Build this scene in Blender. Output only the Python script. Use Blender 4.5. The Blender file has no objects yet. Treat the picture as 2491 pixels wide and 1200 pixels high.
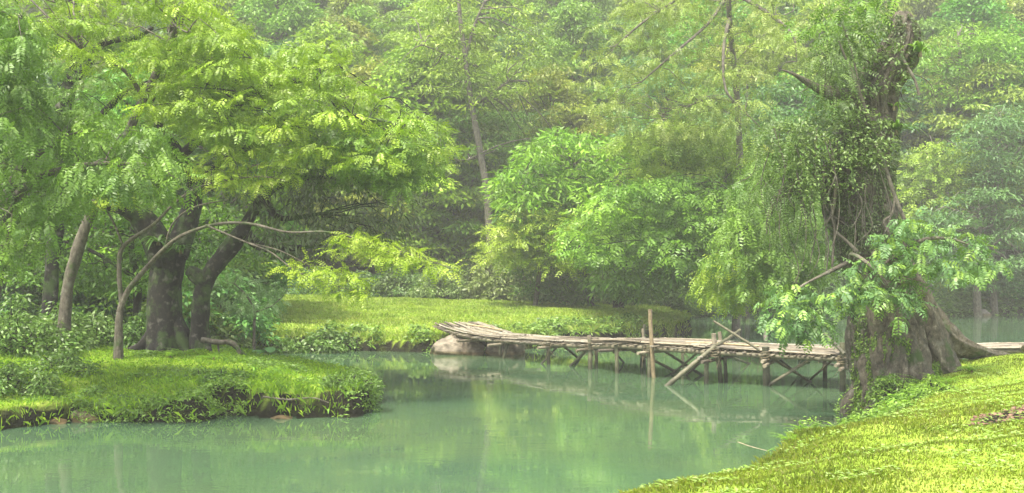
import bpy, math
import numpy as np
from mathutils import Vector

R = np.random.RandomState
SC = bpy.context.scene
COL = SC.collection

# ------------------------------------------------------------------ camera, sky, sun, exposure
FPX, HY, CX, CAMZ = 2500.0, 640.0, 1245.5, 3.24      # lens in photo pixels, horizon row, centre column, eye height over the water
cam_d = bpy.data.cameras.new('camera')
cam_d.sensor_width = 36.0
cam_d.lens = FPX / 2491.0 * 36.0
cam_d.shift_y = (HY - 600.0) / 2491.0
cam_d.clip_start = 0.1
cam_d.clip_end = 2000.0
cam = bpy.data.objects.new('camera', cam_d)
COL.objects.link(cam)
cam.location = (0, 0, CAMZ)
cam.rotation_euler = (math.pi / 2, 0, 0)
SC.camera = cam

SUN_EL, SUN_AZ = math.radians(63), math.radians(-142)      # azimuth measured from +Y towards +X : high, from the left
W = bpy.data.worlds.new('World')
SC.world = W
W.use_nodes = True
wn = W.node_tree
wn.nodes.clear()
wo = wn.nodes.new('ShaderNodeOutputWorld')
bg = wn.nodes.new('ShaderNodeBackground')
sky = wn.nodes.new('ShaderNodeTexSky')
sky.sky_type = 'NISHITA'
sky.sun_disc = False
sky.sun_elevation = SUN_EL
sky.sun_rotation = SUN_AZ
sky.dust_density = 3.0
hsv = wn.nodes.new('ShaderNodeHueSaturation')             # a pale, thinly overcast sky
hsv.inputs['Saturation'].default_value = 0.30
hsv.inputs['Value'].default_value = 1.0
wn.links.new(sky.outputs[0], hsv.inputs['Color'])
wn.links.new(hsv.outputs[0], bg.inputs['Color'])
wn.links.new(bg.outputs[0], wo.inputs['Surface'])
bg.inputs['Strength'].default_value = 0.15

sd = bpy.data.lights.new('sun', 'SUN')
sd.energy = 2.9
sd.angle = math.radians(7)
sd.color = (1.0, 0.93, 0.76)
sun = bpy.data.objects.new('sun', sd)
COL.objects.link(sun)
sdir = Vector((math.sin(SUN_AZ) * math.cos(SUN_EL), math.cos(SUN_AZ) * math.cos(SUN_EL), math.sin(SUN_EL)))
sun.rotation_euler = sdir.to_track_quat('Z', 'Y').to_euler()

SC.view_settings.view_transform = 'Standard'
SC.view_settings.look = 'None'
SC.view_settings.exposure = 1.76
SC.view_settings.gamma = 1.0
SC.view_settings.use_curve_mapping = False
cy = SC.cycles
cy.max_bounces = 6
cy.diffuse_bounces = 4
cy.glossy_bounces = 2
cy.transmission_bounces = 4
cy.transparent_max_bounces = 4
cy.volume_bounces = 0
cy.caustics_reflective = False
cy.caustics_refractive = False
cy.use_adaptive_sampling = True
cy.use_denoising = True

HAZE = 0.0015

# ------------------------------------------------------------------ maths helpers
def P(x, y, d):
    return np.array([(x - CX) / FPX * d, d, CAMZ - (y - HY) / FPX * d])

_tab = R(5).rand(256, 256)
def vnoise(x, y, s=1.0, o=0):
    x = np.asarray(x, float) / s + 37.7 + o * 11.3
    y = np.asarray(y, float) / s + 91.1 + o * 5.7
    xi = np.floor(x).astype(int); yi = np.floor(y).astype(int)
    fx = x - xi; fy = y - yi
    fx = fx * fx * (3 - 2 * fx); fy = fy * fy * (3 - 2 * fy)
    g = lambda a, b: _tab[a & 255, b & 255]
    return ((g(xi, yi) * (1 - fx) + g(xi + 1, yi) * fx) * (1 - fy) + (g(xi, yi + 1) * (1 - fx) + g(xi + 1, yi + 1) * fx) * fy) * 2 - 1

def nrm(a):
    return a / np.maximum(np.linalg.norm(a, axis=-1, keepdims=True), 1e-9)

def sdist(poly, X, Y):
    """signed distance, positive inside"""
    X = np.asarray(X, float); Y = np.asarray(Y, float)
    best = np.full(X.shape, 1e9); ins = np.zeros(X.shape, bool)
    n = len(poly)
    for i in range(n):
        ax, ay = poly[i]; bx, by = poly[(i + 1) % n]
        dx, dy = bx - ax, by - ay
        t = np.clip(((X - ax) * dx + (Y - ay) * dy) / (dx * dx + dy * dy), 0, 1)
        best = np.minimum(best, (X - ax - t * dx) ** 2 + (Y - ay - t * dy) ** 2)
        if ay != by:
            c = ((ay > Y) != (by > Y)) & (X < (bx - ax) * (Y - ay) / (by - ay) + ax)
            ins ^= c
    best = np.sqrt(best)
    return np.where(ins, best, -best)

# ------------------------------------------------------------------ mesh helpers
def mk(name, V, F, mat, parent=None, col=None, smooth=False, loc=None):
    """one mesh object; V world coordinates (made local to the parent's or own origin), F (n,3) or (n,4) array or a list of such"""
    V = np.asarray(V, float)
    Fs = F if isinstance(F, list) else [F]
    Fs = [np.asarray(f, int) for f in Fs if len(f)]
    org = np.zeros(3)
    if parent is not None:
        org = np.array(parent['org'])
    elif loc is not None:
        org = np.asarray(loc, float)
    me = bpy.data.meshes.new(name)
    me.vertices.add(len(V))
    me.vertices.foreach_set('co', (V - org).astype(np.float32).ravel())
    loops = np.concatenate([f.ravel() for f in Fs])
    counts = np.concatenate([np.full(len(f), f.shape[1]) for f in Fs])
    me.loops.add(len(loops))
    me.loops.foreach_set('vertex_index', loops.astype(np.int32))
    me.polygons.add(len(counts))
    me.polygons.foreach_set('loop_start', np.concatenate([[0], np.cumsum(counts)[:-1]]).astype(np.int32))
    if smooth:
        me.polygons.foreach_set('use_smooth', np.ones(len(counts), bool))
    if col is not None:
        a = me.color_attributes.new('col', 'FLOAT_COLOR', 'POINT')
        c = np.ones((len(V), 4), np.float32); c[:, :3] = col
        a.data.foreach_set('color', c.ravel())
    me.update(calc_edges=True)
    me.materials.append(mat)
    o = bpy.data.objects.new(name, me)
    COL.objects.link(o)
    if parent is not None:
        o.parent = parent
        o['org'] = list(org)
    else:
        o.location = org
        o['org'] = list(org)
    return o

def thing(name, label, cat, loc, group=None):
    o = bpy.data.objects.new(name, None)
    COL.objects.link(o)
    o.empty_display_size = 0.3
    o.location = loc
    o['org'] = [float(v) for v in loc]
    o['label'] = label; o['category'] = cat
    if group: o['group'] = group
    return o

def tag(o, label=None, cat=None, group=None, kind=None):
    if label: o['label'] = label
    if cat: o['category'] = cat
    if group: o['group'] = group
    if kind: o['kind'] = kind
    return o

class MB:
    def __init__(s): s.V = []; s.F4 = []; s.F3 = []; s.C = []; s.n = 0
    def add(s, V, F, c=None):
        V = np.asarray(V, float); F = np.asarray(F, int)
        s.V.append(V)
        if len(F): (s.F4 if F.shape[1] == 4 else s.F3).append(F + s.n)
        cc = np.ones((len(V), 3)) * 0.5 if c is None else np.broadcast_to(np.asarray(c, float), (len(V), 3))
        s.C.append(cc); s.n += len(V)
    def build(s, name, mat, parent=None, smooth=False, loc=None):
        F = []
        if s.F4: F.append(np.concatenate(s.F4))
        if s.F3: F.append(np.concatenate(s.F3))
        return mk(name, np.concatenate(s.V), F, mat, parent, np.concatenate(s.C), smooth, loc)

def spline(pts, n):
    pts = np.asarray(pts, float)
    if len(pts) == 2:
        t = np.linspace(0, 1, n)[:, None]
        return pts[0] * (1 - t) + pts[1] * t
    p = np.vstack([2 * pts[0] - pts[1], pts, 2 * pts[-1] - pts[-2]])
    m = len(pts) - 1
    u = np.linspace(0, m, n); i = np.minimum(u.astype(int), m - 1); t = (u - i)[:, None]
    a, b, c, d = p[i], p[i + 1], p[i + 2], p[i + 3]
    return 0.5 * (2 * b + (c - a) * t + (2 * a - 5 * b + 4 * c - d) * t ** 2 + (3 * b - a - 3 * c + d) * t ** 3)

def tube(mb, pts, rad, seg=8, n=None, c=None, rough=0.0, seed=0, cap=True, furrow=0.0, flare=0.0):
    """tapered bent tube through pts; rad: list of radii at the pts"""
    pts = np.asarray(pts, float)
    if n is None: n = max(2, (len(pts) - 1) * 4 + 1)
    Q = spline(pts, n)
    rr = np.interp(np.linspace(0, len(pts) - 1, n), np.arange(len(rad)) * (len(pts) - 1) / max(1, len(rad) - 1), rad)
    T = nrm(np.gradient(Q, axis=0))
    up = np.array([0.123, 0.934, 0.27])
    if abs(T[0] @ nrm(up)) > 0.9: up = np.array([1.0, 0.1, 0.05])
    A = np.zeros_like(T); prev = up
    for i in range(n):
        a = prev - T[i] * (prev @ T[i]); a /= max(np.linalg.norm(a), 1e-9); A[i] = a; prev = a
    B = np.cross(T, A)
    th = np.linspace(0, 2 * np.pi, seg, endpoint=False)
    rm = np.ones((n, seg)) * rr[:, None]
    if rough or furrow:
        zz = np.linspace(0, np.sum(np.linalg.norm(np.diff(Q, axis=0), axis=1)), n)[:, None]
        thx = np.cos(th)[None], np.sin(th)[None]
        if rough:
            rm = rm * (1 + rough * vnoise(thx[0] * 1.3 + zz * 1.1 + seed, thx[1] * 1.3 + seed * 3.1 + zz * 0.4) + rough * 0.5 * vnoise(thx[0] * 3 + seed, thx[1] * 3 + zz * 3.3, 1, 3))
        if furrow:
            tw = th[None] + zz * 0.12
            f = np.abs(vnoise(np.cos(tw) * 5.0 + seed, np.sin(tw) * 5.0 + zz * 0.35, 1, 7))
            f2 = np.abs(vnoise(np.cos(tw) * 13.0 + seed, np.sin(tw) * 13.0 + zz * 1.0, 1, 9))
            rm = rm * (1 - furrow * (1 - f) ** 3 - furrow * 0.35 * (1 - f2) ** 2 + furrow * 0.5)
    V = Q[:, None] + rm[..., None] * (np.cos(th)[None, :, None] * A[:, None] + np.sin(th)[None, :, None] * B[:, None])
    V = V.reshape(-1, 3)
    i = np.arange(n - 1)[:, None] * seg; j = np.arange(seg)[None]; k = (j + 1) % seg
    F = np.stack([i + j, i + k, i + seg + k, i + seg + j], -1).reshape(-1, 4)
    mb.add(V, F, c)
    if cap:
        for base, ctr, fl in ((0, Q[0], 1), ((n - 1) * seg, Q[-1], 0)):
            V2 = np.vstack([V[base:base + seg], ctr[None]])
            jj = np.arange(seg); kk = (jj + 1) % seg
            F2 = np.stack([kk, jj, np.full(seg, seg)] if fl else [jj, kk, np.full(seg, seg)], -1)
            mb.add(V2, F2, c)
    return Q

def leaf_quads(Pb, D, N, L, Wd, fold=0.12, droop=0.1):
    S = np.cross(D, N)
    L = np.broadcast_to(np.asarray(L, float), (len(Pb),))[:, None]; Wd = np.broadcast_to(np.asarray(Wd, float), (len(Pb),))[:, None]
    V = np.stack([Pb, Pb + D * L * 0.45 + S * Wd * 0.5 + N * Wd * fold, Pb + D * L - N * L * droop, Pb + D * L * 0.45 - S * Wd * 0.5 + N * Wd * fold], 1)
    F = np.arange(len(Pb) * 4).reshape(-1, 4)
    return V.reshape(-1, 3), F

def mixcol(cols, n, rng, spread=0.18):
    cols = np.asarray(cols, float)
    i = rng.randint(0, len(cols), n); j = rng.randint(0, len(cols), n); t = rng.rand(n, 1)
    c = cols[i] * t + cols[j] * (1 - t)
    return c * (1 + spread * rng.randn(n, 1)).clip(0.5, 1.6)

def add_fronds(mb, Pb, D, N, L, pairs, ll, lw, cols, rng, curve=0.35, spread=0.85, colspread=0.1):
    """pinnate leaves: a drooping midrib line with leaflets in pairs"""
    n = len(Pb)
    L = np.broadcast_to(np.asarray(L, float), (n,))[:, None]
    S = np.cross(D, N)
    fc = mixcol(cols, n, rng, colspread)
    t = (np.arange(pairs) + 0.6) / pairs
    allP = []; allD = []; allN = []; allL = []; allC = []
    for k in range(pairs):
        b = Pb + D * L * t[k] - N * L * curve * t[k] ** 2
        tang = nrm(D - N * 2 * curve * t[k])
        nn = nrm(N + D * 2 * curve * t[k])
        sh = 0.55 + 0.45 * math.sin(math.pi * min(1, t[k] * 0.85 + 0.12))
        for s in (-1, 1):
            d = nrm(S * s * spread + tang * 0.55 - nn * 0.12 + rng.randn(n, 3) * 0.12)
            m = nrm(nn + rng.randn(n, 3) * 0.16)
            allP.append(b); allD.append(d); allN.append(nrm(m - d * np.sum(m * d, 1, keepdims=True)))
            allL.append(np.full(n, ll * sh) * (0.85 + 0.3 * rng.rand(n))); allC.append(fc * (1 + 0.08 * rng.randn(n, 1)))
    Pb2 = np.concatenate(allP); Ls = np.concatenate(allL)
    V, F = leaf_quads(Pb2, np.concatenate(allD), np.concatenate(allN), Ls, Ls * lw / ll)
    mb.add(V, F, np.repeat(np.concatenate(allC), 4, 0).clip(0.005, 1))

def pad_frames(c, rad, n, rng, flat=0.3, droop=0.35, up=0.55):
    """positions, directions and normals of leaves in one flattened, outward-drooping spray"""
    u = nrm(rng.randn(n, 3)); r = rng.rand(n, 1) ** 0.45
    off = u * r * rad; off[:, 2] *= flat
    h = np.linalg.norm(off[:, :2], axis=1, keepdims=True) / rad
    Pp = c + off
    Pp[:, 2:3] -= (h ** 2) * rad * 0.28
    out = off.copy(); out[:, 2] = 0
    D = nrm(nrm(out + 1e-6) * (0.4 + h) + rng.randn(n, 3) * 0.55 + np.array([0, 0, -droop]) * (0.4 + h))
    N = nrm(np.array([0, 0, 1.0]) + rng.randn(n, 3) * up + nrm(out + 1e-6) * 0.3)
    N = nrm(N - D * np.sum(N * D, 1, keepdims=True))
    return Pp, D, N

def in_poly(poly, x, y):
    return sdist(poly, x, y) > 0

def region_pads(poly, dr, n, rng):
    """spread n points through a volume whose outline (as drawn in the photo) is poly and whose depth range is dr"""
    poly = np.asarray(poly, float)
    lo = poly.min(0); hi = poly.max(0)
    out = np.zeros((0, 3))
    c = np.zeros((0, 2))
    while len(c) < n * 9:
        q = lo + rng.rand(n * 9, 2) * (hi - lo)
        c = np.vstack([c, q[in_poly(poly, q[:, 0], q[:, 1])]])
    cand = c[rng.permutation(len(c))]
    d = dr[0] + (dr[1] - dr[0]) * rng.rand(len(cand))
    P3 = np.stack([(cand[:, 0] - CX) / FPX * d, d, CAMZ - (cand[:, 1] - HY) / FPX * d], 1)
    k = 0; sel = []
    for i in range(n):
        b = P3[k:k + 7]; k += 7
        if len(sel) and len(b):
            s = np.array(sel)
            q = np.min(np.linalg.norm((b[:, None] - s[None]) * np.array([1, 0.4, 1]), axis=2), 1)
            sel.append(b[np.argmax(q)])
        elif len(b):
            sel.append(b[0])
    return np.array(sel)

def twigs_to(mb, pads, nodes, r0, rng, c=None, seg=4):
    """a thin bent twig from the nearest limb point to each spray"""
    nodes = np.asarray(nodes)
    for p in pads:
        w = np.linalg.norm((nodes - p) * np.array([1, 1, 1.3]), axis=1)
        a = nodes[np.argmin(w)]
        L = np.linalg.norm(p - a)
        if L < 0.15: continue
        m1 = a * 0.66 + p * 0.34 + rng.randn(3) * L * 0.07 + np.array([0, 0, L * 0.08])
        m2 = a * 0.33 + p * 0.67 + rng.randn(3) * L * 0.07 + np.array([0, 0, L * 0.10])
        r = r0 * (0.5 + 0.35 * L)
        tube(mb, [a, m1, m2, p], [r, r * 0.7, r * 0.5, r * 0.25], seg=seg, n=7, c=c, cap=False)

# ------------------------------------------------------------------ materials
def newmat(name):
    m = bpy.data.materials.new(name)
    m.use_nodes = True
    nt = m.node_tree
    return m, nt, nt.nodes['Principled BSDF'], nt.nodes['Material Output']

def node(nt, typ, **kw):
    n = nt.nodes.new(typ)
    for k, v in kw.items():
        if k in n.inputs: n.inputs[k].default_value = v
        else: setattr(n, k, v)
    return n

def ramp(nt, stops):
    r = nt.nodes.new('ShaderNodeValToRGB')
    e = r.color_ramp.elements
    while len(e) > 1: e.remove(e[-1])
    e[0].position = stops[0][0]; e[0].color = (*stops[0][1], 1)
    for p, c in stops[1:]:
        x = e.new(p); x.color = (*c, 1)
    return r

def leaf_mat(name, trans=0.38, rough=0.45, spec=0.45, vary=0.10, tmul=(1.15, 1.25, 0.6), objvary=0.0):
    m, nt, bs, out = newmat(name)
    at = node(nt, 'ShaderNodeAttribute', attribute_name='col')
    src = at.outputs['Color']
    tc = node(nt, 'ShaderNodeTexCoord')
    no = node(nt, 'ShaderNodeTexNoise', Scale=0.55, Detail=2.0)
    nt.links.new(tc.outputs['Object'], no.inputs['Vector'])
    mr = node(nt, 'ShaderNodeMapRange')
    mr.inputs['To Min'].default_value = 1 - vary * 2.6; mr.inputs['To Max'].default_value = 1 + vary * 2.6
    nt.links.new(no.outputs['Fac'], mr.inputs['Value'])
    hs = node(nt, 'ShaderNodeHueSaturation')
    nt.links.new(src, hs.inputs['Color']); nt.links.new(mr.outputs[0], hs.inputs['Value'])
    if objvary:
        oi = node(nt, 'ShaderNodeObjectInfo')
        m2 = node(nt, 'ShaderNodeMapRange'); m2.inputs['To Min'].default_value = 0.5 - 0.035; m2.inputs['To Max'].default_value = 0.5 + 0.03
        nt.links.new(oi.outputs['Random'], m2.inputs['Value']); nt.links.new(m2.outputs[0], hs.inputs['Hue'])
        ma = node(nt, 'ShaderNodeMath', operation='MULTIPLY_ADD'); ma.inputs[1].default_value = 7.31; ma.inputs[2].default_value = 0.0
        fr = node(nt, 'ShaderNodeMath', operation='FRACT')
        nt.links.new(oi.outputs['Random'], ma.inputs[0]); nt.links.new(ma.outputs[0], fr.inputs[0])
        m3 = node(nt, 'ShaderNodeMapRange'); m3.inputs['To Min'].default_value = 1 - objvary; m3.inputs['To Max'].default_value = 1 + objvary
        nt.links.new(fr.outputs[0], m3.inputs['Value'])
        mm = node(nt, 'ShaderNodeMath', operation='MULTIPLY')
        nt.links.new(m3.outputs[0], mm.inputs[0]); nt.links.new(mr.outputs[0], mm.inputs[1]); nt.links.new(mm.outputs[0], hs.inputs['Value'])
    nt.links.new(hs.outputs[0], bs.inputs['Base Color'])
    bs.inputs['Roughness'].default_value = rough
    bs.inputs['Specular IOR Level'].default_value = spec
    tr = node(nt, 'ShaderNodeBsdfTranslucent')
    vm = node(nt, 'ShaderNodeVectorMath', operation='MULTIPLY'); vm.inputs[1].default_value = tmul
    nt.links.new(hs.outputs[0], vm.inputs[0]); nt.links.new(vm.outputs[0], tr.inputs['Color'])
    mx = node(nt, 'ShaderNodeMixShader'); mx.inputs[0].default_value = trans
    nt.links.new(bs.outputs[0], mx.inputs[1]); nt.links.new(tr.outputs[0], mx.inputs[2]); nt.links.new(mx.outputs[0], out.inputs['Surface'])
    return m

def bark_mat(name, base, light, moss=0.3, scale=3.0, bump=0.6):
    m, nt, bs, out = newmat(name)
    tc = node(nt, 'ShaderNodeTexCoord')
    mp = node(nt, 'ShaderNodeMapping'); mp.inputs['Scale'].default_value = (1, 1, 0.6)
    nt.links.new(tc.outputs['Object'], mp.inputs['Vector'])
    n1 = node(nt, 'ShaderNodeTexNoise', Scale=scale * 3.2, Detail=8.0, Roughness=0.78)
    nt.links.new(mp.outputs[0], n1.inputs['Vector'])
    b = np.array(base)
    r1 = ramp(nt, [(0.36, tuple(b * 0.25)), (0.47, tuple(b * 0.8)), (0.56, tuple(b * 1.15)), (0.70, tuple(light))])
    nt.links.new(n1.outputs['Fac'], r1.inputs['Fac'])
    n2 = node(nt, 'ShaderNodeTexNoise', Scale=scale * 0.6, Detail=5.0, Roughness=0.65)
    nt.links.new(tc.outputs['Object'], n2.inputs['Vector'])
    r2 = ramp(nt, [(0.62 - moss * 0.35, (0, 0, 0)), (0.70 - moss * 0.3, (1, 1, 1))])
    nt.links.new(n2.outputs['Fac'], r2.inputs['Fac'])
    mx = node(nt, 'ShaderNodeMix', data_type='RGBA'); mx.inputs['B'].default_value = (0.05, 0.085, 0.02, 1)
    nt.links.new(r2.outputs[0], mx.inputs['Factor']); nt.links.new(r1.outputs[0], mx.inputs['A'])
    n3 = node(nt, 'ShaderNodeTexNoise', Scale=scale * 1.7, Detail=3.0)
    nt.links.new(tc.outputs['Object'], n3.inputs['Vector'])
    r3 = ramp(nt, [(0.58, (0, 0, 0)), (0.75, (0.8, 0.8, 0.8))])
    nt.links.new(n3.outputs['Fac'], r3.inputs['Fac'])
    m2 = node(nt, 'ShaderNodeMix', data_type='RGBA'); m2.inputs['B'].default_value = (0.19, 0.18, 0.145, 1)
    nt.links.new(r3.outputs[0], m2.inputs['Factor']); nt.links.new(mx.outputs['Result'], m2.inputs['A'])
    nt.links.new(m2.outputs['Result'], bs.inputs['Base Color'])
    bs.inputs['Roughness'].default_value = 0.92
    bp = node(nt, 'ShaderNodeBump', Strength=bump, Distance=0.09)
    nt.links.new(n1.outputs['Fac'], bp.inputs['Height']); nt.links.new(bp.outputs[0], bs.inputs['Normal'])
    return m

def attr_mat(name, rough=0.7, nscale=(20, 20, 20), amt=0.35, spec=0.3, bump=0.2):
    m, nt, bs, out = newmat(name)
    at = node(nt, 'ShaderNodeAttribute', attribute_name='col')
    tc = node(nt, 'ShaderNodeTexCoord'); mp = node(nt, 'ShaderNodeMapping'); mp.inputs['Scale'].default_value = nscale
    nt.links.new(tc.outputs['Object'], mp.inputs['Vector'])
    n1 = node(nt, 'ShaderNodeTexNoise', Scale=1.0, Detail=5.0, Roughness=0.65); nt.links.new(mp.outputs[0], n1.inputs['Vector'])
    mr = node(nt, 'ShaderNodeMapRange'); mr.inputs['From Min'].default_value = 0.3; mr.inputs['From Max'].default_value = 0.7
    mr.inputs['To Min'].default_value = 1 - amt; mr.inputs['To Max'].default_value = 1 + amt * 0.5
    nt.links.new(n1.outputs['Fac'], mr.inputs['Value'])
    hs = node(nt, 'ShaderNodeHueSaturation'); nt.links.new(at.outputs['Color'], hs.inputs['Color']); nt.links.new(mr.outputs[0], hs.inputs['Value'])
    nt.links.new(hs.outputs[0], bs.inputs['Base Color'])
    bs.inputs['Roughness'].default_value = rough; bs.inputs['Specular IOR Level'].default_value = spec
    bp = node(nt, 'ShaderNodeBump', Strength=bump, Distance=0.02); nt.links.new(n1.outputs['Fac'], bp.inputs['Height']); nt.links.new(bp.outputs[0], bs.inputs['Normal'])
    return m

M = {}
M['leaf'] = leaf_mat('leaf', trans=0.32)
M['leaf_far'] = leaf_mat('leaf_far', trans=0.30, objvary=0.30, vary=0.14)
M['leaf_dull'] = leaf_mat('leaf_dull', trans=0.15, rough=0.42, spec=0.5)
M['grass'] = leaf_mat('grass_blade', trans=0.45, rough=0.6, spec=0.2, vary=0.13)
M['bark_dark'] = bark_mat('bark_dark', (0.016, 0.014, 0.011), (0.075, 0.058, 0.042), moss=0.38)
M['bark_old'] = bark_mat('bark_old', (0.11, 0.095, 0.068), (0.34, 0.30, 0.23), moss=0.24, scale=2.9, bump=1.0)
M['bark_pale'] = bark_mat('bark_pale', (0.115, 0.10, 0.075), (0.25, 0.225, 0.18), moss=0.22)
M['bark_far'] = bark_mat('bark_far', (0.12, 0.105, 0.08), (0.26, 0.24, 0.19), moss=0.1)
M['bamboo'] = attr_mat('bamboo', rough=0.6, nscale=(9, 9, 9), amt=0.5)
M['rock'] = attr_mat('limestone', rough=0.9, nscale=(5, 5, 9), amt=0.6, bump=0.9)
M['soil'] = attr_mat('soil_clod', rough=0.95, nscale=(12, 12, 12), amt=0.5, bump=0.5)

def ground_mat():
    m, nt, bs, out = newmat('ground')
    tc = node(nt, 'ShaderNodeTexCoord')
    n1 = node(nt, 'ShaderNodeTexNoise', Scale=0.35, Detail=6.0, Roughness=0.7); nt.links.new(tc.outputs['Object'], n1.inputs['Vector'])
    r1 = ramp(nt, [(0.30, (0.13, 0.20, 0.025)), (0.5, (0.20, 0.29, 0.03)), (0.70, (0.27, 0.34, 0.06))]); nt.links.new(n1.outputs['Fac'], r1.inputs['Fac'])
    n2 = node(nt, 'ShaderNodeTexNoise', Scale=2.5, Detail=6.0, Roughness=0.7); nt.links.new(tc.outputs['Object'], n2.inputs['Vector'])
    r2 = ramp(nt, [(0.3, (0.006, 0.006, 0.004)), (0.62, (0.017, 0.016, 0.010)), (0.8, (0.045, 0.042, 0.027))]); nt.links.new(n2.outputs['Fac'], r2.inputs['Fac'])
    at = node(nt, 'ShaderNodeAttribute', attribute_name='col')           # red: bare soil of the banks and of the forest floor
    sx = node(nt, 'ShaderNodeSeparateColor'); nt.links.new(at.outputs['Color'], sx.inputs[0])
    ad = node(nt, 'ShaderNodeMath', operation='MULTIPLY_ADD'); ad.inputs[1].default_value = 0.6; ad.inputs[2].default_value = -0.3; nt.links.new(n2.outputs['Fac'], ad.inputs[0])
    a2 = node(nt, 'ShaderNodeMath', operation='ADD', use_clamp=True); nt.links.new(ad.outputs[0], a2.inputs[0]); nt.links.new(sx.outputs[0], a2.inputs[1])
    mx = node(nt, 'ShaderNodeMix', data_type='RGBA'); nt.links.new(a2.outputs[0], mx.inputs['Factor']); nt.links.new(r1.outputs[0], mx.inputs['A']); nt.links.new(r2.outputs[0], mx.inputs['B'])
    nt.links.new(mx.outputs['Result'], bs.inputs['Base Color']); bs.inputs['Roughness'].default_value = 0.95; bs.inputs['Specular IOR Level'].default_value = 0.1
    n3 = node(nt, 'ShaderNodeTexNoise', Scale=14.0, Detail=4.0); nt.links.new(tc.outputs['Object'], n3.inputs['Vector'])
    bp = node(nt, 'ShaderNodeBump', Strength=0.8, Distance=0.06); nt.links.new(n3.outputs['Fac'], bp.inputs['Height']); nt.links.new(bp.outputs[0], bs.inputs['Normal'])
    return m
M['ground'] = ground_mat()

def water_mat():
    m, nt, bs, out = newmat('water')
    tc = node(nt, 'ShaderNodeTexCoord')
    mp = node(nt, 'ShaderNodeMapping'); mp.inputs['Scale'].default_value = (1.0, 2.2, 1.0); nt.links.new(tc.outputs['Object'], mp.inputs['Vector'])
    n0 = node(nt, 'ShaderNodeTexNoise', Scale=0.16, Detail=2.0); nt.links.new(mp.outputs[0], n0.inputs['Vector'])
    r0 = ramp(nt, [(0.3, (0.052, 0.106, 0.058)), (0.7, (0.074, 0.124, 0.056))]); nt.links.new(n0.outputs['Fac'], r0.inputs['Fac'])
    nt.links.new(r0.outputs[0], bs.inputs['Base Color'])
    bs.inputs['Roughness'].default_value = 0.02; bs.inputs['IOR'].default_value = 1.85; bs.inputs['Specular IOR Level'].default_value = 0.6
    n1 = node(nt, 'ShaderNodeTexNoise', Scale=3.2, Detail=3.0, Roughness=0.55); nt.links.new(mp.outputs[0], n1.inputs['Vector'])
    n2 = node(nt, 'ShaderNodeTexNoise', Scale=0.55, Detail=2.0); nt.links.new(mp.outputs[0], n2.inputs['Vector'])
    r2 = ramp(nt, [(0.42, (0.15, 0.15, 0.15)), (0.62, (1, 1, 1))]); nt.links.new(n2.outputs['Fac'], r2.inputs['Fac'])
    mu = node(nt, 'ShaderNodeMath', operation='MULTIPLY'); nt.links.new(n1.outputs['Fac'], mu.inputs[0]); nt.links.new(r2.outputs[0], mu.inputs[1])
    bp = node(nt, 'ShaderNodeBump', Strength=0.07, Distance=0.03); nt.links.new(mu.outputs[0], bp.inputs['Height']); nt.links.new(bp.outputs[0], bs.inputs['Normal'])
    return m
M['water'] = water_mat()

# ------------------------------------------------------------------ land and water
RIGHT = [(-3, -10), (-2, 8), (-0.8, 10.4), (0.5, 11.9), (2.0, 13.5), (3.6, 15.1), (4.5, 17.0), (5.6, 17.9), (6.7, 19.0), (7.3, 20.4), (7.2, 22.2), (8, 24.6), (10, 25.8), (14, 27.0), (22, 29.5), (60, 33), (60, -10)]
MAIN = [(-9.84, 19.76), (-9.6, 20.25), (-8.9, 21.3), (-7.8, 21.3), (-6.57, 20.9), (-6.4, 21.9), (-4.76, 21.8), (-3.4, 21.7), (-3.05, 23), (-3.4, 25), (-4.8, 28), (-7.5, 31), (-9.3, 33.2), (-13, 34.8), (-13.5, 36), (-9.5, 37),
        (-6, 38), (-2.9, 37.3), (0.4, 38.5), (3.5, 41.5), (8.0, 46.6), (8.6, 49.5), (9.4, 58.5), (12.5, 65.5), (17.3, 68), (24.4, 62), (32, 64.8), (90, 72), (260, 75), (260, 320), (-260, 320), (-260, 6), (-30, 14), (-12, 19)]

def height(X, Y):
    X = np.asarray(X, float); Y = np.asarray(Y, float)
    w = 0.35 * vnoise(X, Y, 1.3) + 0.12 * vnoise(X, Y, 0.45, 2)
    sr = sdist(RIGHT, X, Y) + w * 0.6; sm = sdist(MAIN, X, Y) + w
    xr = [-2.5, -1, 0, 0.3, 1.2, 3.5, 6.5, 15]; zr = [-1.8, -1.3, -0.2, 0.42, 0.72, 1.15, 1.38, 1.6]
    xm = [-2.5, -1, 0, 0.16, 2.5, 5, 10, 20, 60]; zm = [-1.8, -1.3, -0.15, 0.46, 0.74, 0.86, 1.0, 1.25, 1.6]
    zR = np.interp(sr, xr, zr); zM = np.interp(sm, xm, zm)
    z = np.maximum(zR, zM)
    hill = 0.52 * np.maximum(0, Y - 66 - 3 * vnoise(X, Y, 14)) + 0.25 * np.maximum(0, -X - 0.42 * Y - 2.5)
    z = z + np.where(zM > 0.4, np.minimum(hill, 75), 0)
    land = z > 0.3
    z = z + land * (0.34 * np.exp(-((X + 6.1) / 0.55) ** 2 - ((Y - 22.6) / 0.6) ** 2) + 0.16 * np.exp(-((X + 3.4) / 0.6) ** 2 - ((Y - 22.6) / 0.8) ** 2) - 0.16 * np.exp(-((X + 7.6) / 0.9) ** 2 - ((Y - 21.4) / 0.7) ** 2)
                    + 0.22 * np.clip((-X - 7.5) / 3, 0, 1) * np.clip((26.5 - Y) / 3, 0, 1) * np.clip((Y - 21.5) / 2, 0, 1))
    rough = np.where(land, 1.0, 0.2)
    z = z + rough * (0.06 * vnoise(X, Y, 0.9, 4) + 0.10 * vnoise(X, Y, 3.1, 5) + 0.02 * vnoise(X, Y, 0.3, 6))
    return z

def hz(x, y): return float(height(np.array([x]), np.array([y]))[0])

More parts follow.
